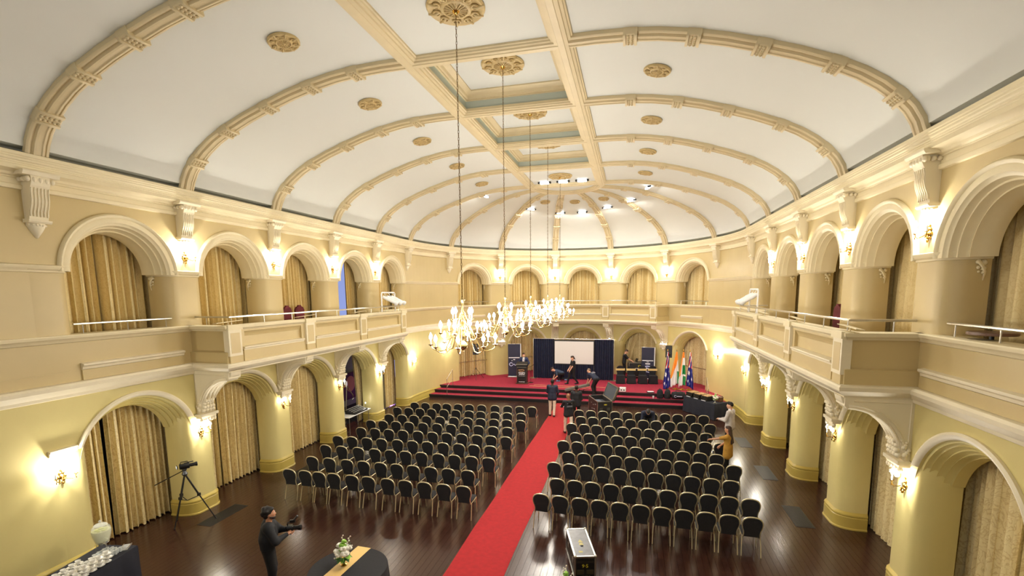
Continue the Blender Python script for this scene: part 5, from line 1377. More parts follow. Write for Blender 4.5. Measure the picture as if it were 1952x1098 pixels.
# ================================================================== CAMERA TRIPOD by the first left pillar
t = thing('camera_tripod', 'black video tripod with fluid head standing at the nearest left pillar', 'tripod', (-7.98, 2.40, 0))
feet = [(.5, .33), (-.42, .02), (-.02, -.40)]
for x, y in feet:
    mb = MB(); mb.tube([(0, 0, 1.32), (x*.45, y*.45, .72)], .022, 6); mb.tube([(x*.42, y*.42, .76), (x, y, .02)], .015, 6); o = mb.build('leg', M_BLK, t)
    mb = MB(); mb.cbox((x*.45, y*.45, .73), (.06, .06, .07)); mb.build('leg_lock', M_BLK, o); mb = MB(); mb.sphere((x, y, .02), .022, 8, 5); mb.build('rubber_foot', M_BLK, o)
    mb = MB(); mb.tube([(0, 0, .60), (x*.46, y*.46, .70)], .01, 5); mb.build('spreader', M_BLK, t)
mb = MB(); mb.lathe([(.05, 1.28), (.07, 1.32), (.05, 1.36), (.035, 1.40), (.055, 1.42), (.055, 1.46)], 12); mb.build('fluid_head', mat('grey_metal', S(90, 92, 96), .4, .7), t, 50)
mb = MB(); mb.tube([(0, 0, 1.42), (-.22, -.30, 1.28), (-.40, -.50, 1.17)], .012, 6); mb.build('pan_handle', M_BLK, t)
t = thing('video_camera', 'black video camera with lit screen mounted on the tripod', 'camera', (-7.98, 2.40, 1.46), radians(-35))
mb = MB(); mb.bbox((-.05, -.10, 0), (.05, .12, .13), .012); mb.build('body', M_BLK, t, 40); mb = MB(); mb.lathe([(.035, 0), (.045, .02), (.045, .12), (.055, .13), (.055, .17)], 14, M=Matrix.Translation((0, .12, .065)) @ Matrix.Rotation(-pi/2, 4, 'X')); mb.build('lens', M_BLK, t, 50)
mb = MB(); mb.tube([(0, -.08, .13), (0, -.06, .18), (0, .08, .18), (0, .1, .13)], .012, 6); mb.build('top_handle', M_BLK, t); mb = MB(); mb.bbox((-.075, -.16, .02), (.045, -.14, .10), .004); o = mb.build('monitor', M_BLK, t); mb = MB(); mb.box((-.065, -.163, .03), (.035, -.16, .09)); mb.build('screen', mat('lit_monitor', (1, 1, 1), .4, emit=(.9, .95, 1), estr=1.4), o)
mb = MB(); mb.tube([(.06, .0, .16), (.06, .2, .17)], .013, 7); mb.build('microphone', M_BLK, t)

# ================================================================== GALLERY ITEMS
def light_rack(label, x, y0, y1, sg):
    t = thing('light_rack', label, 'stage lights', (x, (y0+y1)/2, 4.2), 0, 'stage light racks')
    h = (y1-y0)/2
    mb = MB(); mb.tube([(0, -h, 0), (0, -h, 1.66), (0, -h+.06, 1.72), (0, h-.06, 1.72), (0, h, 1.66), (0, h, 0)], .03, 8); mb.build('frame', M_WHITEM, t, 50)
    for q in range(3):
        y = -h+.25+.38*q
        D_ = Vector((-sg*.55, .62, -.42)).normalized(); c0_ = Vector((-sg*.02, y, 1.50)); c1_ = c0_+D_*.62
        mb = MB(); mb.tube([c0_-D_*.1, c0_+D_*.18, c0_+D_*.20, c1_-D_*.12, c1_-D_*.1, c1_], .1, 12, rad=[.06, .085, .07, .07, .095, .1]); o = mb.build('spotlight', M_WHITEM, t, 50)
        mb = MB(); mb.tube([(0, y, 1.70), tuple(c0_+D_*.1+Vector((0, .09, 0)))], .012, 5); mb.build('yoke', M_WHITEM, o); mb = MB(); mb.tube([c1_-D_*.005, c1_+D_*.004], .085, 12); mb.build('lens', M_GLASSC if False else mat('lamp_lens', S(210, 216, 224), .2), o)
light_rack('white rack of three white spotlights on the left balcony', -7.35, 11.65, 12.85, -1)
light_rack('white rack of three white spotlights on the right balcony, half behind a pillar', 7.45, 11.6, 12.8, 1)
M_MAROON = mat('maroon_velvet', S(96, 18, 34), .8, noise=.2, nscale=10)
def red_chair(label, loc, rz, st=[None]):
    if st[0] is None:
        t = thing('velvet_chair', label, 'chair', loc, rz, 'maroon velvet chairs on the galleries')
        mb = MB(); mb.bbox((-.22, -.22, .42), (.22, .22, .50), .03); mb.build('seat', M_MAROON, t, 50)
        mb = MB(); ol = [(-.21, .5), (.21, .5), (.23, .8), (.23, 1.12), (.17, 1.22), (.09, 1.25), (.05, 1.30), (-.05, 1.30), (-.09, 1.25), (-.17, 1.22), (-.23, 1.12), (-.23, .8)]
        mb.loft([[(x, .18, z) for x, z in ol], [(x, .25, z) for x, z in ol]], True, True); mb.build('backrest', M_MAROON, t, 40)
        for sx in (-1, 1):
            for sy in (-1, 1): mb = MB(); mb.tube([(sx*.2, sy*.2, .42), (sx*.21, sy*.21, 0)], .016, 6); mb.build('leg', M_BRASS, t)
        st[0] = (t, kids_of(t))
    else: dup(st[0][0], loc, rz, label, None, st[0][1])
red_chair('maroon velvet chair on the left gallery, nearer of the two', (-8.32, 7.26, 4.2), pi/2+.1)
red_chair('maroon velvet chair on the left gallery, farther of the two', (-8.32, 7.88, 4.2), pi/2)
red_chair('maroon velvet chair on the right gallery between two pillars, farther one', (8.3, 7.62, 4.2), -pi/2)
red_chair('maroon velvet chair on the right gallery mostly hidden by the pillar', (8.42, 7.1, 4.2), -pi/2)
t = thing('gallery_table', 'round brown table top showing above the right gallery ledge', 'table', (8.52, 1.95, 4.2))
mb = MB(); mb.lathe([(.29, .97), (.30, .98), (.30, 1.01), (.29, 1.02)], 32); mb.build('table_top', mat('brown_laminate', S(112, 84, 70), .4), t, 40); mb = MB(); mb.lathe([(.2, 0), (.2, .03), (.03, .05), (.03, .97)], 16); mb.build('pedestal', M_BLK, t)
t = thing('wall_switch', 'small white switch plate on the wall right of the stage', 'switch', wa(.66, 0, 1.3), .66+pi/2)
mb = MB(); mb.bbox((-.06, 0, -.09), (.06, .012, .09), .004); mb.build('plate', M_WHITEM, t); mb = MB(); mb.bbox((-.02, .012, -.03), (.02, .02, .03), .003); mb.build('rocker', M_WHITE, t)
# ================================================================== PEOPLE
def smin(a, b, k):
    h = np.clip(.5+.5*(b-a)/k, 0, 1); return b*(1-h)+a*h-k*h*(1-h)
def field(prims, h, k=.03, pad=.06):
    """prims: ('c', p0, p1, r0, r1) tapered capsule | ('e', centre, radii(3), axes 3x3 rows)"""
    lo = np.array([1e9]*3); hi = -lo
    bb = []
    for p in prims:
        if p[0] == 'c':
            a, b = np.array(p[1], float), np.array(p[2], float); r = max(p[3], p[4]); l_, h_ = np.minimum(a, b)-r, np.maximum(a, b)+r
        else:
            c = np.array(p[1], float); r = max(p[2]); l_, h_ = c-r, c+r
        bb.append((l_, h_)); lo = np.minimum(lo, l_); hi = np.maximum(hi, h_)
    lo -= pad; hi += pad
    n = np.ceil((hi-lo)/h).astype(int)+1
    D = np.full(n, .5, np.float32)
    ax = [lo[i]+h*np.arange(n[i]) for i in range(3)]
    for p, (l_, h_) in zip(prims, bb):
        m = k+.03
        s = [slice(max(0, int((l_[i]-m-lo[i])/h)), min(n[i], int((h_[i]+m-lo[i])/h)+2)) for i in range(3)]
        X, Y, Z = np.meshgrid(ax[0][s[0]], ax[1][s[1]], ax[2][s[2]], indexing='ij')
        if p[0] == 'c':
            a, b = np.array(p[1], float), np.array(p[2], float); d = b-a; L2_ = max(d@d, 1e-9)
            t = np.clip(((X-a[0])*d[0]+(Y-a[1])*d[1]+(Z-a[2])*d[2])/L2_, 0, 1)
            q = np.sqrt((X-a[0]-t*d[0])**2+(Y-a[1]-t*d[1])**2+(Z-a[2]-t*d[2])**2)-(p[3]+(p[4]-p[3])*t)
        else:
            c, R = p[1], p[2]; A = p[3]
            u = [((X-c[0])*A[i][0]+(Y-c[1])*A[i][1]+(Z-c[2])*A[i][2])/R[i] for i in range(3)]
            q = (np.sqrt(u[0]**2+u[1]**2+u[2]**2)-1)*min(R)
        D[tuple(s)] = smin(D[tuple(s)], q.astype(np.float32), k)
    return D, lo, h
def surfnet(D, lo, h, cut=None):
    n = D.shape; ins = D < 0
    c = np.zeros([x-1 for x in n], int)
    for dx in (0, 1):
        for dy in (0, 1):
            for dz in (0, 1): c += ins[dx:n[0]-1+dx, dy:n[1]-1+dy, dz:n[2]-1+dz]
    cells = np.argwhere((c > 0) & (c < 8))
    idx = -np.ones(c.shape, int); idx[tuple(cells.T)] = np.arange(len(cells))
    acc = np.zeros((len(cells), 3)); cnt = np.zeros(len(cells))
    cor = [(0,0,0),(1,0,0),(0,1,0),(1,1,0),(0,0,1),(1,0,1),(0,1,1),(1,1,1)]
    for i in range(8):
        for j in range(i+1, 8):
            df = np.abs(np.subtract(cor[i], cor[j])).sum()
            if df != 1: continue
            a = D[tuple((cells+cor[i]).T)]; b = D[tuple((cells+cor[j]).T)]
            m = (a < 0) != (b < 0); t = np.where(m, a/np.where(m, a-b, 1), 0)
            p = np.array(cor[i])+t[:, None]*(np.array(cor[j])-np.array(cor[i])); acc += p*m[:, None]; cnt += m
    V = (cells+acc/cnt[:, None])*h+lo
    Fs = []
    for axn in range(3):
        o1, o2 = [(1, 2), (2, 0), (0, 1)][axn]
        s0 = [slice(0, n[i]) for i in range(3)]; s1 = list(s0); s0[axn] = slice(0, n[axn]-1); s1[axn] = slice(1, n[axn])
        e = np.argwhere(ins[tuple(s0)] != ins[tuple(s1)])
        ok = (e[:, o1] > 0) & (e[:, o2] > 0) & (e[:, o1] < n[o1]-1) & (e[:, o2] < n[o2]-1); e = e[ok]
        fl_ = ins[tuple(e.T)]
        q = []
        for d1, d2 in ((-1, -1), (0, -1), (0, 0), (-1, 0)):
            cc_ = e.copy(); cc_[:, o1] += d1; cc_[:, o2] += d2; q.append(idx[tuple(cc_.T)])
        q = np.stack(q, 1); q[~fl_] = q[~fl_][:, ::-1]; Fs.append(q)
    return V, np.concatenate(Fs)
def sdf_obj(prims, name, m, parent, h=.018, k=.03, extra=None):
    D, lo, h = field(prims, h, k); V, Fq = surfnet(D, lo, h)
    mb = MB(); mb.v = [tuple(v) for v in V]; mb.f = [tuple(int(i) for i in f) for f in Fq]; mb.m = [0]*len(mb.f)
    if extra: extra(mb)
    return mb.build(name, m, parent, 75)
V3 = lambda *a: np.array(a, float)
def ik(S_, T_, a, b, pole):
    d = T_-S_; L_ = np.linalg.norm(d); L_ = min(L_, (a+b)*.995); d = d/np.linalg.norm(d)
    T_ = S_+d*L_
    x = (a*a-b*b+L_*L_)/(2*L_); y = sqrt(max(a*a-x*x, 0)); p = pole-d*(pole@d); p = p/max(np.linalg.norm(p), 1e-6)
    return S_+d*x+p*y, T_
def rotx(a): c, s = cos(a), sin(a); return np.array([[1,0,0],[0,c,-s],[0,s,c]])
def rotz(a): c, s = cos(a), sin(a); return np.array([[c,-s,0],[s,c,0],[0,0,1]])
def roty(a): c, s = cos(a), sin(a); return np.array([[c,0,s],[0,1,0],[-s,0,c]])
def person(label, loc, rz, H=1.75, lean=0, twist=0, pelvis=None, feet=None, hands=None, head=(0, 0), skin=None, hair=None, hairstyle='short', top=None, top_kind='shirt', bottom=None, shoes=None,
           sleeves='long', female=False, kneel=False, elbow=None, finger_curl=.5, torso_fat=1.0, skirt=None, knee_pole=None, collar=None, beard=None, lean_side=0, bulk=0):
    s = H/1.75
    t = thing('person', label, 'person', loc, rz)
    pv = V3(*(pelvis or (0, 0, .957)))*s
    Rt = rotz(twist) @ rotx(-lean) @ roty(lean_side)
    T = lambda x, y, z: pv+Rt @ V3(x, y, z)*s
    nk = T(0, .0, .50); ch = T(0, .0, .32); sh_w = .165 if female else .19
    hipw = .095
    FE = feet or [(-.10, .02, 0), (.10, .02, 0)]
    feetp = [V3(*f[:3])*s for f in FE]
    # head frame
    Rh = rotz(head[0]) @ rotx(head[1]) if not isinstance(head[0], (list, tuple)) else None
    Rh = Rt @ rotx(lean*.55) @ Rh
    hb = nk+Rt @ V3(0, .01, .02)*s
    hc = nk+(Rt @ rotx(lean*.3) @ V3(0, .015, .085)+Rh @ V3(0, .012, .075))*s
    HP = lambda x, y, z: hc+Rh @ V3(x, y, z)*s
    A = Rh.T
    body, topP, botP, shoeP = [], [], [], []
    C = lambda a, b, r0, r1: ('c', a, b, r0*s, r1*s)
    # torso (skin, slim) and clothing
    tw = torso_fat
    for L_, g in ((body, 0), (topP, .02+bulk)):
        for sx in (-1, 1):
            L_ += [C(T(sx*.075, 0, .03), T(sx*.06*tw, .0, .2), .095+g, .092*tw+g), C(T(sx*.06*tw, 0, .2), T(sx*.085, .0, .38), .092*tw+g, .095+g), C(T(sx*.09, -.005, .40), T(sx*(sh_w-.03), -.005, .45), .075+g, .055+g)]
        if female: 
            for sx in (-1, 1): L_.append(('e', T(sx*.075, .085, .33), [(.062+g*.6)*s]*3, np.eye(3)))
    body += [C(T(0, 0, .46), hb, .06, .052), C(hb, HP(0, -.02, -.06), .052, .052)]
    # head
    body += [('e', HP(0, -.01, .025), [.076*s, .096*s, .105*s], A), ('e', HP(0, .022, -.035), [.062*s, .072*s, .082*s], A), ('e', HP(0, .055, -.085), [.03*s, .03*s, .025*s], A), C(HP(0, .09, .02), HP(0, .108, -.022), .008, .0145)]
    for sx in (-1, 1): body += [('e', HP(sx*.078, -.005, -.005), [.012*s, .022*s, .034*s], A), ('e', HP(sx*.03, .078, -.015), [.022*s, .02*s, .018*s], A)]
    body += [C(HP(-.018, .082, -.057), HP(.018, .082, -.057), .010, .010), C(HP(-.035, .08, .035), HP(.035, .08, .035), .010, .010)]
    # arms
    fingers = []
    HD = hands or [(-.24, .05, .80), (.24, .05, .80)]
    for i, sx in enumerate((-1, 1)):
        S_ = T(sx*sh_w, 0, .44)
        tg = V3(*HD[i])*s
        po = (elbow[i] if elbow else None); po = V3(*po) if po is not None else V3(sx*.6, -1, -.4)
        E_, W_ = ik(S_, tg, .29*s, .255*s, po)
        body += [C(S_, E_, .050, .040), C(E_, W_, .041, .029)]
        d = (W_-E_); d = d/np.linalg.norm(d)
        topP.append(C(T(sx*(sh_w-.03), 0, .44), S_, .07, .068))
        if sleeves == 'long': topP += [C(S_, E_, .066+bulk*.8, .056+bulk*.8), C(E_, W_-d*.0, .056+bulk*.6, .044)]
        else: topP += [C(S_, S_+(E_-S_)*.72, .066, .062)]
        # hand
        side = np.cross(d, V3(0, 0, 1)); side = side/max(np.linalg.norm(side), 1e-6)
        nrm = np.cross(side, d)
        body.append(C(W_+d*.02*s+side*.012*s, W_+d*.075*s+side*.015*s, .026, .025)); body.append(C(W_+d*.02*s-side*.012*s, W_+d*.075*s-side*.015*s, .026, .025))
        for q in range(4):
            o = W_+d*.08*s+side*(.033-.022*q)*s; ln = (.036, .042, .040, .031)[q]*s
            c1 = finger_curl*.7; c2 = finger_curl*1.7
            p1 = o+(d*cos(c1)-nrm*sin(c1))*ln; p2 = p1+(d*cos(c2)-nrm*sin(c2))*ln*.9
            fingers.append(([o-d*.03*s, o, p1, p2], [.0105*s, .0105*s, .0095*s, .0075*s]))
        thd = (d*.6+side*sx*-.0+nrm*-.5+side*(.75 if sx < 0 else -.75)); thd = thd/np.linalg.norm(thd)
        o = W_+d*.03*s+side*(.028 if sx < 0 else -.028)*s
        fingers.append(([o-thd*.02*s, o, o+thd*.035*s, o+thd*.035*s+(d*.9-nrm*.4)*.028*s], [.013*s, .0125*s, .0115*s, .009*s]))
    # legs
    for i, sx in enumerate((-1, 1)):
        hp_ = pv+rotz(twist*.6) @ V3(sx*hipw, 0, -.02)*s
        an = feetp[i]+V3(0, 0, .085)*s
        yaw_f = FE[i][3] if len(FE[i]) > 3 else 0
        pole = V3(*(knee_pole[i] if knee_pole else (sx*.12, 1, .1)))
        K_, an2 = ik(hp_, an, .43*s, .425*s, pole)
        body += [C(hp_, K_, .078, .052), C(K_, an2, .05, .036)]
        fd = rotz(yaw_f) @ V3(0, 1, 0); toe_z = FE[i][4] if len(FE[i]) > 4 else 0
        hl = an2+(-fd*.03+V3(0, 0, -.05))*s; to = an2+(fd*.15+V3(0, 0, -.055-toe_z))*s; 
        if kneel: fd2 = (an2-K_); fd2 = fd2/np.linalg.norm(fd2); to = an2+(V3(0, 0, -1)*.11+fd2*.04)*s; hl = an2+fd2*.06*s
        body += [C(an2, hl, .034, .03), C(hl, to, .03, .026)]
        botP += [C(hp_, K_, .094+bulk*.8, .068+bulk*.8), C(K_, an2+V3(0, 0, .0), .067+bulk*.8, .056+bulk*.6)]
        shoeP.append([C(hl, to, .042, .036), C(an2+V3(0, 0, -.02)*s, hl, .04, .042), C(an2+(fd*.06+V3(0, 0, -.035))*s if not kneel else hl, to, .042, .035)])
    for sx in (-1, 1): botP.append(C(T(sx*.07, 0, .08), pv+rotz(twist*.6) @ V3(sx*hipw, 0, -.02)*s, .106, .108))
    if top_kind in ('jacket', 'blouse'):
        for sx in (-1, 1): topP += [C(T(sx*.07, 0, .05), pv+Rt @ V3(sx*.085, 0, -.10 if top_kind == 'jacket' else -.24)*s, .125, .135 if top_kind == 'jacket' else .14)]
    def fing(mb):
        for pts, rad in fingers: mb.tube(pts, 0, 6, rad=rad)
    b = sdf_obj(body, 'body', skin, t, .0165, .022, fing)
    sdf_obj(topP, {'jacket': 'jacket', 'blouse': 'blouse'}.get(top_kind, 'shirt'), top, t, .019, .035)
    sdf_obj(botP, 'trousers', bottom, t, .021, .03)
    for sp in shoeP: sdf_obj(sp, 'shoe', shoes or M_BLK, t, .018, .02)
    # hair
    if hairstyle != 'bald':
        hp = [('e', HP(0, -.022, .042), [.083*s, .096*s, .098*s], A), ('e', HP(0, .02, .085), [.066*s, .075*s, .045*s], A)]
        if hairstyle == 'full':
            hr_ = random.Random(3); hp += [('e', HP(.085*cos(q_)*cos(e_), -.035+.095*sin(q_)*cos(e_), .045+.095*sin(e_)), [.03*s]*3, A) for q_, e_ in [(hr_.uniform(pi*.95, 2.05*pi), hr_.uniform(-.5, 1.2)) for _ in range(22)]]+[('e', HP(0, -.035, .03), [.092*s, .10*s, .11*s], A), ('e', HP(0, -.07, -.03), [.07*s, .05*s, .07*s], A)]
        if hairstyle == 'quiff': hp += [('e', HP(0, .045, .11), [.06*s, .05*s, .04*s], A)]
        if hairstyle in ('long', 'ponytail'):
            hp += [('e', HP(0, -.055, -.01), [.078*s, .06*s, .10*s], A)]
            if hairstyle == 'long':
                for sx in (-1, 0, 1): hp.append(C(HP(sx*.05, -.06, .0), T(sx*.075, -.115, .22), .05, .045))
            else: hp.append(C(HP(0, -.1, .05), HP(0, -.15, -.14), .035, .022))
        if hairstyle == 'cropped': hp = [('e', HP(0, -.018, .034), [.080*s, .096*s, .101*s], A)]
        sdf_obj(hp, 'hair', hair, t, .014, .02)
    if beard: sdf_obj([('e', HP(0, .055, -.085), [.05*s, .045*s, .035*s], A), C(HP(-.06, .02, -.06), HP(-.03, .07, -.085), .02, .022), C(HP(.06, .02, -.06), HP(.03, .07, -.085), .02, .022)], 'beard', hair, t, .013, .015)
    for sx in (-1, 1):
        mb = MB(); c = HP(sx*.031, .0905, .012); mb.sphere(tuple(c), .0105*s, 8, 5); o = mb.build('eye', mat('eye_white', S(236, 230, 222), .3), t, 60)
        mb = MB(); mb.sphere(tuple(HP(sx*.031, .0985, .012)), .0052*s, 6, 4); mb.build('iris', mat('eye_iris', S(40, 26, 18), .2), o, 60)
    mb = MB(); mb.tube([tuple(HP(x, .094-.9*x*x*6, -.0575)) for x in (-.022, -.01, 0, .01, .022)], .0045*s, 5); mb.build('mouth', mat('lip', S(150, 84, 76), .5), t, 60)
    if collar is not None:
        sdf_obj([C(T(0, .01, .475), hb+Rt @ V3(0, .01, .0)*s, .068, .064)], 'shirt_collar', collar, t, .014, .02)
    return t, T, HP
SK1 = mat('skin_light', S(226, 172, 142), .55, noise=.06, nscale=12); SK2 = mat('skin_brown', S(132, 84, 56), .55, noise=.06, nscale=12); SK3 = mat('skin_deep', S(72, 44, 32), .5, noise=.06, nscale=12); SK4 = mat('skin_tan', S(196, 142, 110), .55, noise=.06, nscale=12)
HR1 = mat('hair_black', S(20, 16, 14), .6, noise=.3, nscale=40); HR2 = mat('hair_brown', S(58, 36, 24), .6, noise=.3, nscale=40); HR3 = mat('hair_grey_brown', S(110, 90, 74), .7, noise=.2, nscale=40)
C_BLK = mat('black_shirt', S(20, 21, 27), .8, noise=.2, nscale=12, bump=.15, bscale=30); C_BLK2 = mat('black_trousers', S(15, 15, 19), .85, noise=.2, nscale=10, bump=.15, bscale=25)
C_NAVY = mat('navy_jacket', S(24, 30, 52), .75, noise=.15, nscale=12, bump=.1, bscale=30); C_NAVY2 = mat('navy_work_shirt', S(30, 38, 62), .75, noise=.15, nscale=12, bump=.15, bscale=30); C_BLUE = mat('blue_suit', S(30, 42, 80), .7, noise=.1, nscale=12)
C_CREAM = mat('cream_trousers', S(226, 210, 188), .8, noise=.08, nscale=10, bump=.15, bscale=25); C_GREY = mat('light_grey_blazer', S(196, 188, 184), .8, noise=.08, nscale=14, bump=.12, bscale=40); C_MUST = mat('mustard_top', S(186, 138, 52), .8, noise=.12, nscale=14, bump=.12, bscale=40)
C_SLATE = mat('slate_shirt', S(44, 60, 84), .8, noise=.15, nscale=12, bump=.15, bscale=30); C_WHITE = mat('white_shirt', S(235, 235, 238), .7)
# videographer in the foreground
vx, vy = -3.74, .42
t, T, HP = person('dark haired man in black holding a video camera, foreground by the round table', (vx, vy, 0), radians(-52), 1.77, lean=.08, head=(-.10, .12), hands=[(-.04, .38, 1.20), (.10, .34, 1.17)],
    skin=SK4, hair=HR1, hairstyle='full', beard=True, top=C_BLK, bottom=C_BLK2, sleeves='long', elbow=[(-1, -.6, -.6), (1, -.6, -.6)], finger_curl=.9, torso_fat=1.3, bulk=.022)
t = thing('video_camera', 'compact black video camera held in the hands of the foreground man', 'camera', (vx+.33, vy+.27, 1.20), radians(-66))
mb = MB(); mb.bbox((-.055, -.09, 0), (.055, .05, .11), .012); mb.build('body', M_BLK, t, 40)
mb = MB(); mb.lathe([(.038, 0), (.042, .01), (.042, .09), (.052, .10), (.052, .15), (.04, .152)], 16, M=Matrix.Translation((0, .05, .05)) @ Matrix.Rotation(-pi/2, 4, 'X')); mb.build('lens', M_BLK, t, 50)
mb = MB(); mb.tube([(0, -.06, .11), (0, -.05, .17), (0, .05, .17), (0, .05, .11)], .012, 6); mb.build('top_handle', M_BLK, t)
mb = MB(); mb.cbox((0, .04, .195), (.05, .10, .05)); mb.build('microphone_block', M_BLK, t); mb = MB(); mb.tube([(0, .05, .20), (0, .14, .30)], .018, 8); mb.build('microphone', mat('grey_metal', S(90, 92, 96), .4, .7), t)
mb = MB(); mb.tube([(0, 0, 0), (0, -.02, -.09)], .016, 6); mb.build('grip', M_BLK, t)
# speaker at the lectern
t, T, HP = person('man in a blue suit and white shirt speaking behind the lectern', (-3.12, 20.72, ZS), pi+.1, 1.76, lean=.08, head=(.1, -.1), hands=[(-.26, .30, 1.06), (.26, .30, 1.06)], skin=SK1, hair=HR2, hairstyle='short', top=C_BLUE, top_kind='jacket', bottom=C_BLUE, collar=C_WHITE)
mb = MB(); mb.prism([(-.045, 1.15), (.045, 1.15), (.07, 1.42), (-.07, 1.42)], .128, .142, 'y'); mb.build('shirt_front', C_WHITE, t); mb = MB(); mb.prism([(-.018, 1.14), (.0, 1.10), (.018, 1.14), (.012, 1.42), (-.012, 1.42)], .142, .150, 'y'); mb.build('necktie', mat('pale_pink_tie', S(222, 180, 176), .6), t)
# crouching man beside the screen
person('man in slate shirt crouching with head down at the left foot of the screen', (-.95, 21.25, ZS), pi/2+.25, 1.76, lean=1.25, pelvis=(0, -.12, .48), feet=[(-.12, .12, 0), (.14, -.42, .02)], hands=[(-.18, .42, .16), (.14, .46, .10)], head=(0, -.3), skin=SK1, hair=HR2, hairstyle='short', top=C_SLATE, bottom=C_BLK2, sleeves='short', knee_pole=[(-.3, 1, .6), (.3, 1, .2)], shoes=mat('pale_blue_trainer', S(120, 150, 190), .6))
# walking woman
t, T, HP = person('woman with tied dark hair in black uniform walking across the stage before the screen', (-.12, 20.45, ZS), radians(118), 1.74, head=(.2, -.3), feet=[(-.09, -.26, .03, 0, .03), (.09, .30, 0)], pelvis=(0, 0, .90), hands=[(-.12, .24, .84), (.20, .20, .86)], skin=SK1, hair=HR2, hairstyle='ponytail', top=C_BLK, bottom=C_BLK2, sleeves='short', female=True)
mb = MB(); mb.bbox((.05, .145, 1.22), (.11, .158, 1.25), .003); mb.build('name_badge', M_WHITE, t)
# bending crew man
t, T, HP = person('crew man in navy shirt with white back print bending to lift the long case', (1.30, 18.42, .34), .95, 1.76, lean=1.02, pelvis=(0, -.10, .90), feet=[(-.12, -.05, 0), (.13, .08, 0)], hands=[(-.05, .48, .62), (.12, .50, .62)], head=(.1, .1), skin=SK1, hair=HR3, hairstyle='cropped', top=C_NAVY2, bottom=C_BLK2, sleeves='short')
M_ = Matrix(((*(Vector(T(1, 0, 0)-T(0, 0, 0)).normalized()*-1), 0), (0, 0, 0, 0), (0, 0, 0, 0), (0, 0, 0, 1)))
ex = -Vector(T(1, 0, 0)-T(0, 0, 0)).normalized(); ez = Vector(T(0, 0, 1)-T(0, 0, 0)).normalized(); ey = -Vector(T(0, 1, 0)-T(0, 0, 0)).normalized()
def back_print(t, T, body, size, x, z, off=-.125):
    o = Vector(T(x, off, z)); Mx = Matrix(((-ex.x*-1, ez.x, ey.x, o.x), (-ex.y*-1, ez.y, ey.y, o.y), (-ex.z*-1, ez.z, ey.z, o.z), (0, 0, 0, 1)))
    return text_mb(body, size, 'back_print', M_WHITE, t, Mx, .004, bold=.006)
mb = MB()
for q in range(6):
    mb.loft([[tuple(T(-.125+.05*q+.042*u_, -.125-.012*(1-abs(q-2.5)/2.5), zz)), tuple(T(-.125+.05*q+.042*u_, -.14-.012*(1-abs(q-2.5)/2.5), zz))] for u_, zz in ((0, .33), (1, .33), (1, .42), (0, .42))], True, True)
mb.build('back_print', M_WHITE, t)['kind'] = 'stuff'
# man at the road case
person('dark haired man in black polo standing at the road case, looking at the laptop', (2.74, 23.1, ZS), -pi/2+.15, 1.80, lean=.12, head=(-.1, -.45), hands=[(.02, .42, 1.08), (.20, .46, 1.04)], skin=SK1, hair=HR2, hairstyle='short', top=C_BLK, bottom=C_BLK2, sleeves='short')
# people in the aisle seen from behind
person('man in dark navy blazer and cream trousers standing in the aisle, seen from behind', (-.44, 14.92, .008), -.05, 1.80, feet=[(-.11, .04, 0), (.10, -.10, 0)], head=(0, 0), hands=[(-.20, .28, .98), (.20, .28, .98)], skin=SK3, hair=HR1, hairstyle='cropped', top=C_NAVY, top_kind='jacket', bottom=C_CREAM)
t, T, HP = person('bald man in black hooded top and cream trousers holding papers on the red carpet', (.68, 12.22, .008), .45, 1.72, feet=[(-.10, .16, 0), (.10, -.22, .02)], head=(.25, -.25), hands=[(-.18, .42, 1.10), (.22, .28, 1.0)], skin=SK2, hair=HR1, hairstyle='bald', top=C_BLK, top_kind='jacket', bottom=C_CREAM, torso_fat=1.15)
ex = -Vector(T(1, 0, 0)-T(0, 0, 0)).normalized(); ez = Vector(T(0, 0, 1)-T(0, 0, 0)).normalized(); ey = -Vector(T(0, 1, 0)-T(0, 0, 0)).normalized()
def back_print2(body, size, x, z, off):
    o = Vector(T(x, off, z)); xx = -ex
    return text_mb(body, size, 'back_print', M_WHITE, t, Matrix(((xx.x, ez.x, ey.x, o.x), (xx.y, ez.y, ey.y, o.y), (xx.z, ez.z, ey.z, o.z), (0, 0, 0, 1))), .004, bold=.002)
for w_, h_, zz, n_ in ((.17, .03, .40, 2), (.20, .06, .27, 5)):
    mb = MB()
    for q in range(n_): p_ = T((q-(n_-1)/2)*w_/max(1, n_-1), -.128-(.012 if zz < .3 else 0), zz); mb.cbox(tuple(p_), (.03, .012, h_))
    mb.build('back_print', mat('grey_print', S(120, 120, 126), .7), t)['kind'] = 'stuff'
sdf_obj([('c', T(-.08, -.10, .47), T(.08, -.10, .47), .05, .05), ('c', T(0, -.12, .44), T(0, -.12, .38), .06, .04)], 'hood', C_BLK, t, .016, .02)
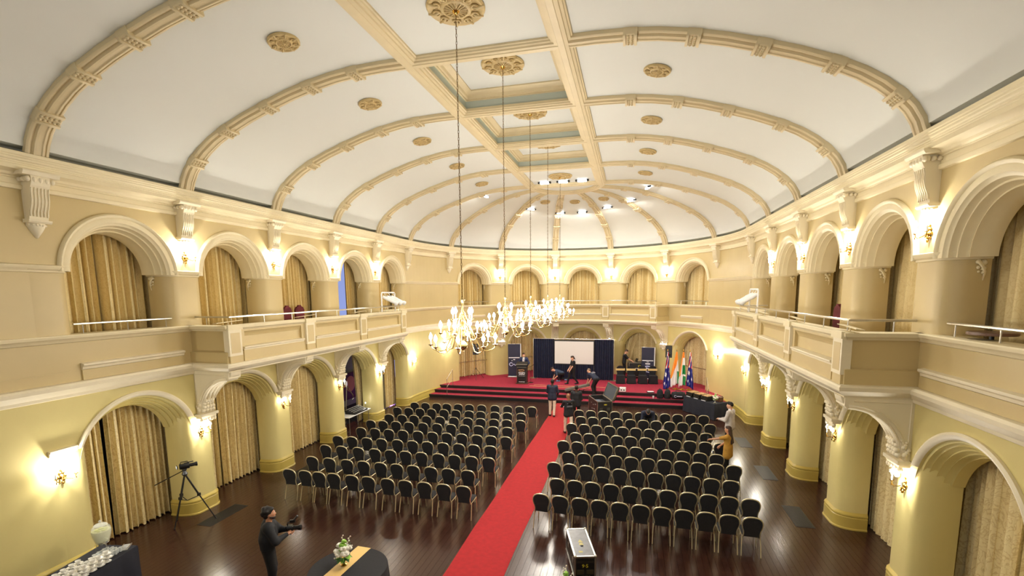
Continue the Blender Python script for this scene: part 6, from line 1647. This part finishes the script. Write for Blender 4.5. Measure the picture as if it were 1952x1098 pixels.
pp = thing('paper_sheets', 'white paper sheets held in the hand of the bald man on the carpet', 'papers', (.42, 12.60, 1.09), .5)
mb = MB(); mb.box((-.11, -.15, 0), (.11, .15, .004)); mb.build('sheet', M_WHITE, pp); mb = MB(); mb.box((-.10, -.14, .004), (.12, .16, .007)); mb.build('sheet', M_WHITE, pp)
person('man in a dark suit standing behind the bald man, facing the stage', (.80, 14.0, 0), -.1, 1.74, hands=[(-.14, .26, 1.0), (.14, .26, 1.0)], skin=SK3, hair=HR1, hairstyle='cropped', top=C_BLK, top_kind='jacket', bottom=C_BLK2)
# man bent over among the chairs
person('person in dark navy top bending low among the chairs, head down towards the camera', (3.84, 12.45, 0), pi, 1.76, lean=1.15, pelvis=(0, -.14, .90), feet=[(-.12, -.10, 0), (.12, -.05, 0)], hands=[(-.24, .42, .50), (.22, .42, .50)], head=(0, -.6), skin=SK4, hair=HR1, hairstyle='short', top=C_NAVY, bottom=C_BLK2)
# pair at the right
person('man with black quiff in pale grey blazer, standing beside the right chairs', (6.72, 11.45, 0), radians(58), 1.84, head=(.25, -.05), hands=[(-.16, .30, 1.12), (.10, .32, 1.08)], skin=SK1, hair=HR1, hairstyle='quiff', top=C_GREY, top_kind='jacket', bottom=C_BLK2, collar=C_WHITE, shoes=mat('brown_shoe', S(70, 40, 28), .4))
person('long haired woman in mustard tunic pointing a phone over the right chairs', (6.20, 8.92, 0), radians(62), 1.62, head=(.1, .0), hands=[(-.28, .52, 1.24), (-.05, .26, 1.0)], elbow=[(-1, -.1, -.3), (1, -.6, -.4)], skin=SK4, hair=HR2, hairstyle='long', top=C_MUST, top_kind='blouse', sleeves='short', bottom=C_BLK2, female=True, finger_curl=1.1)
t = thing('phone', 'dark smartphone held out by the woman in the mustard tunic', 'phone', (5.585, 8.95, 1.09), radians(62)); mb = MB(); mb.bbox((-.037, -.006, 0), (.037, .006, .15), .004); mb.build('case', M_BLK, t); mb = MB(); mb.box((-.032, -.008, .008), (.032, -.006, .142)); mb.build('screen', mat('phone_screen', S(60, 80, 120), .2), t)
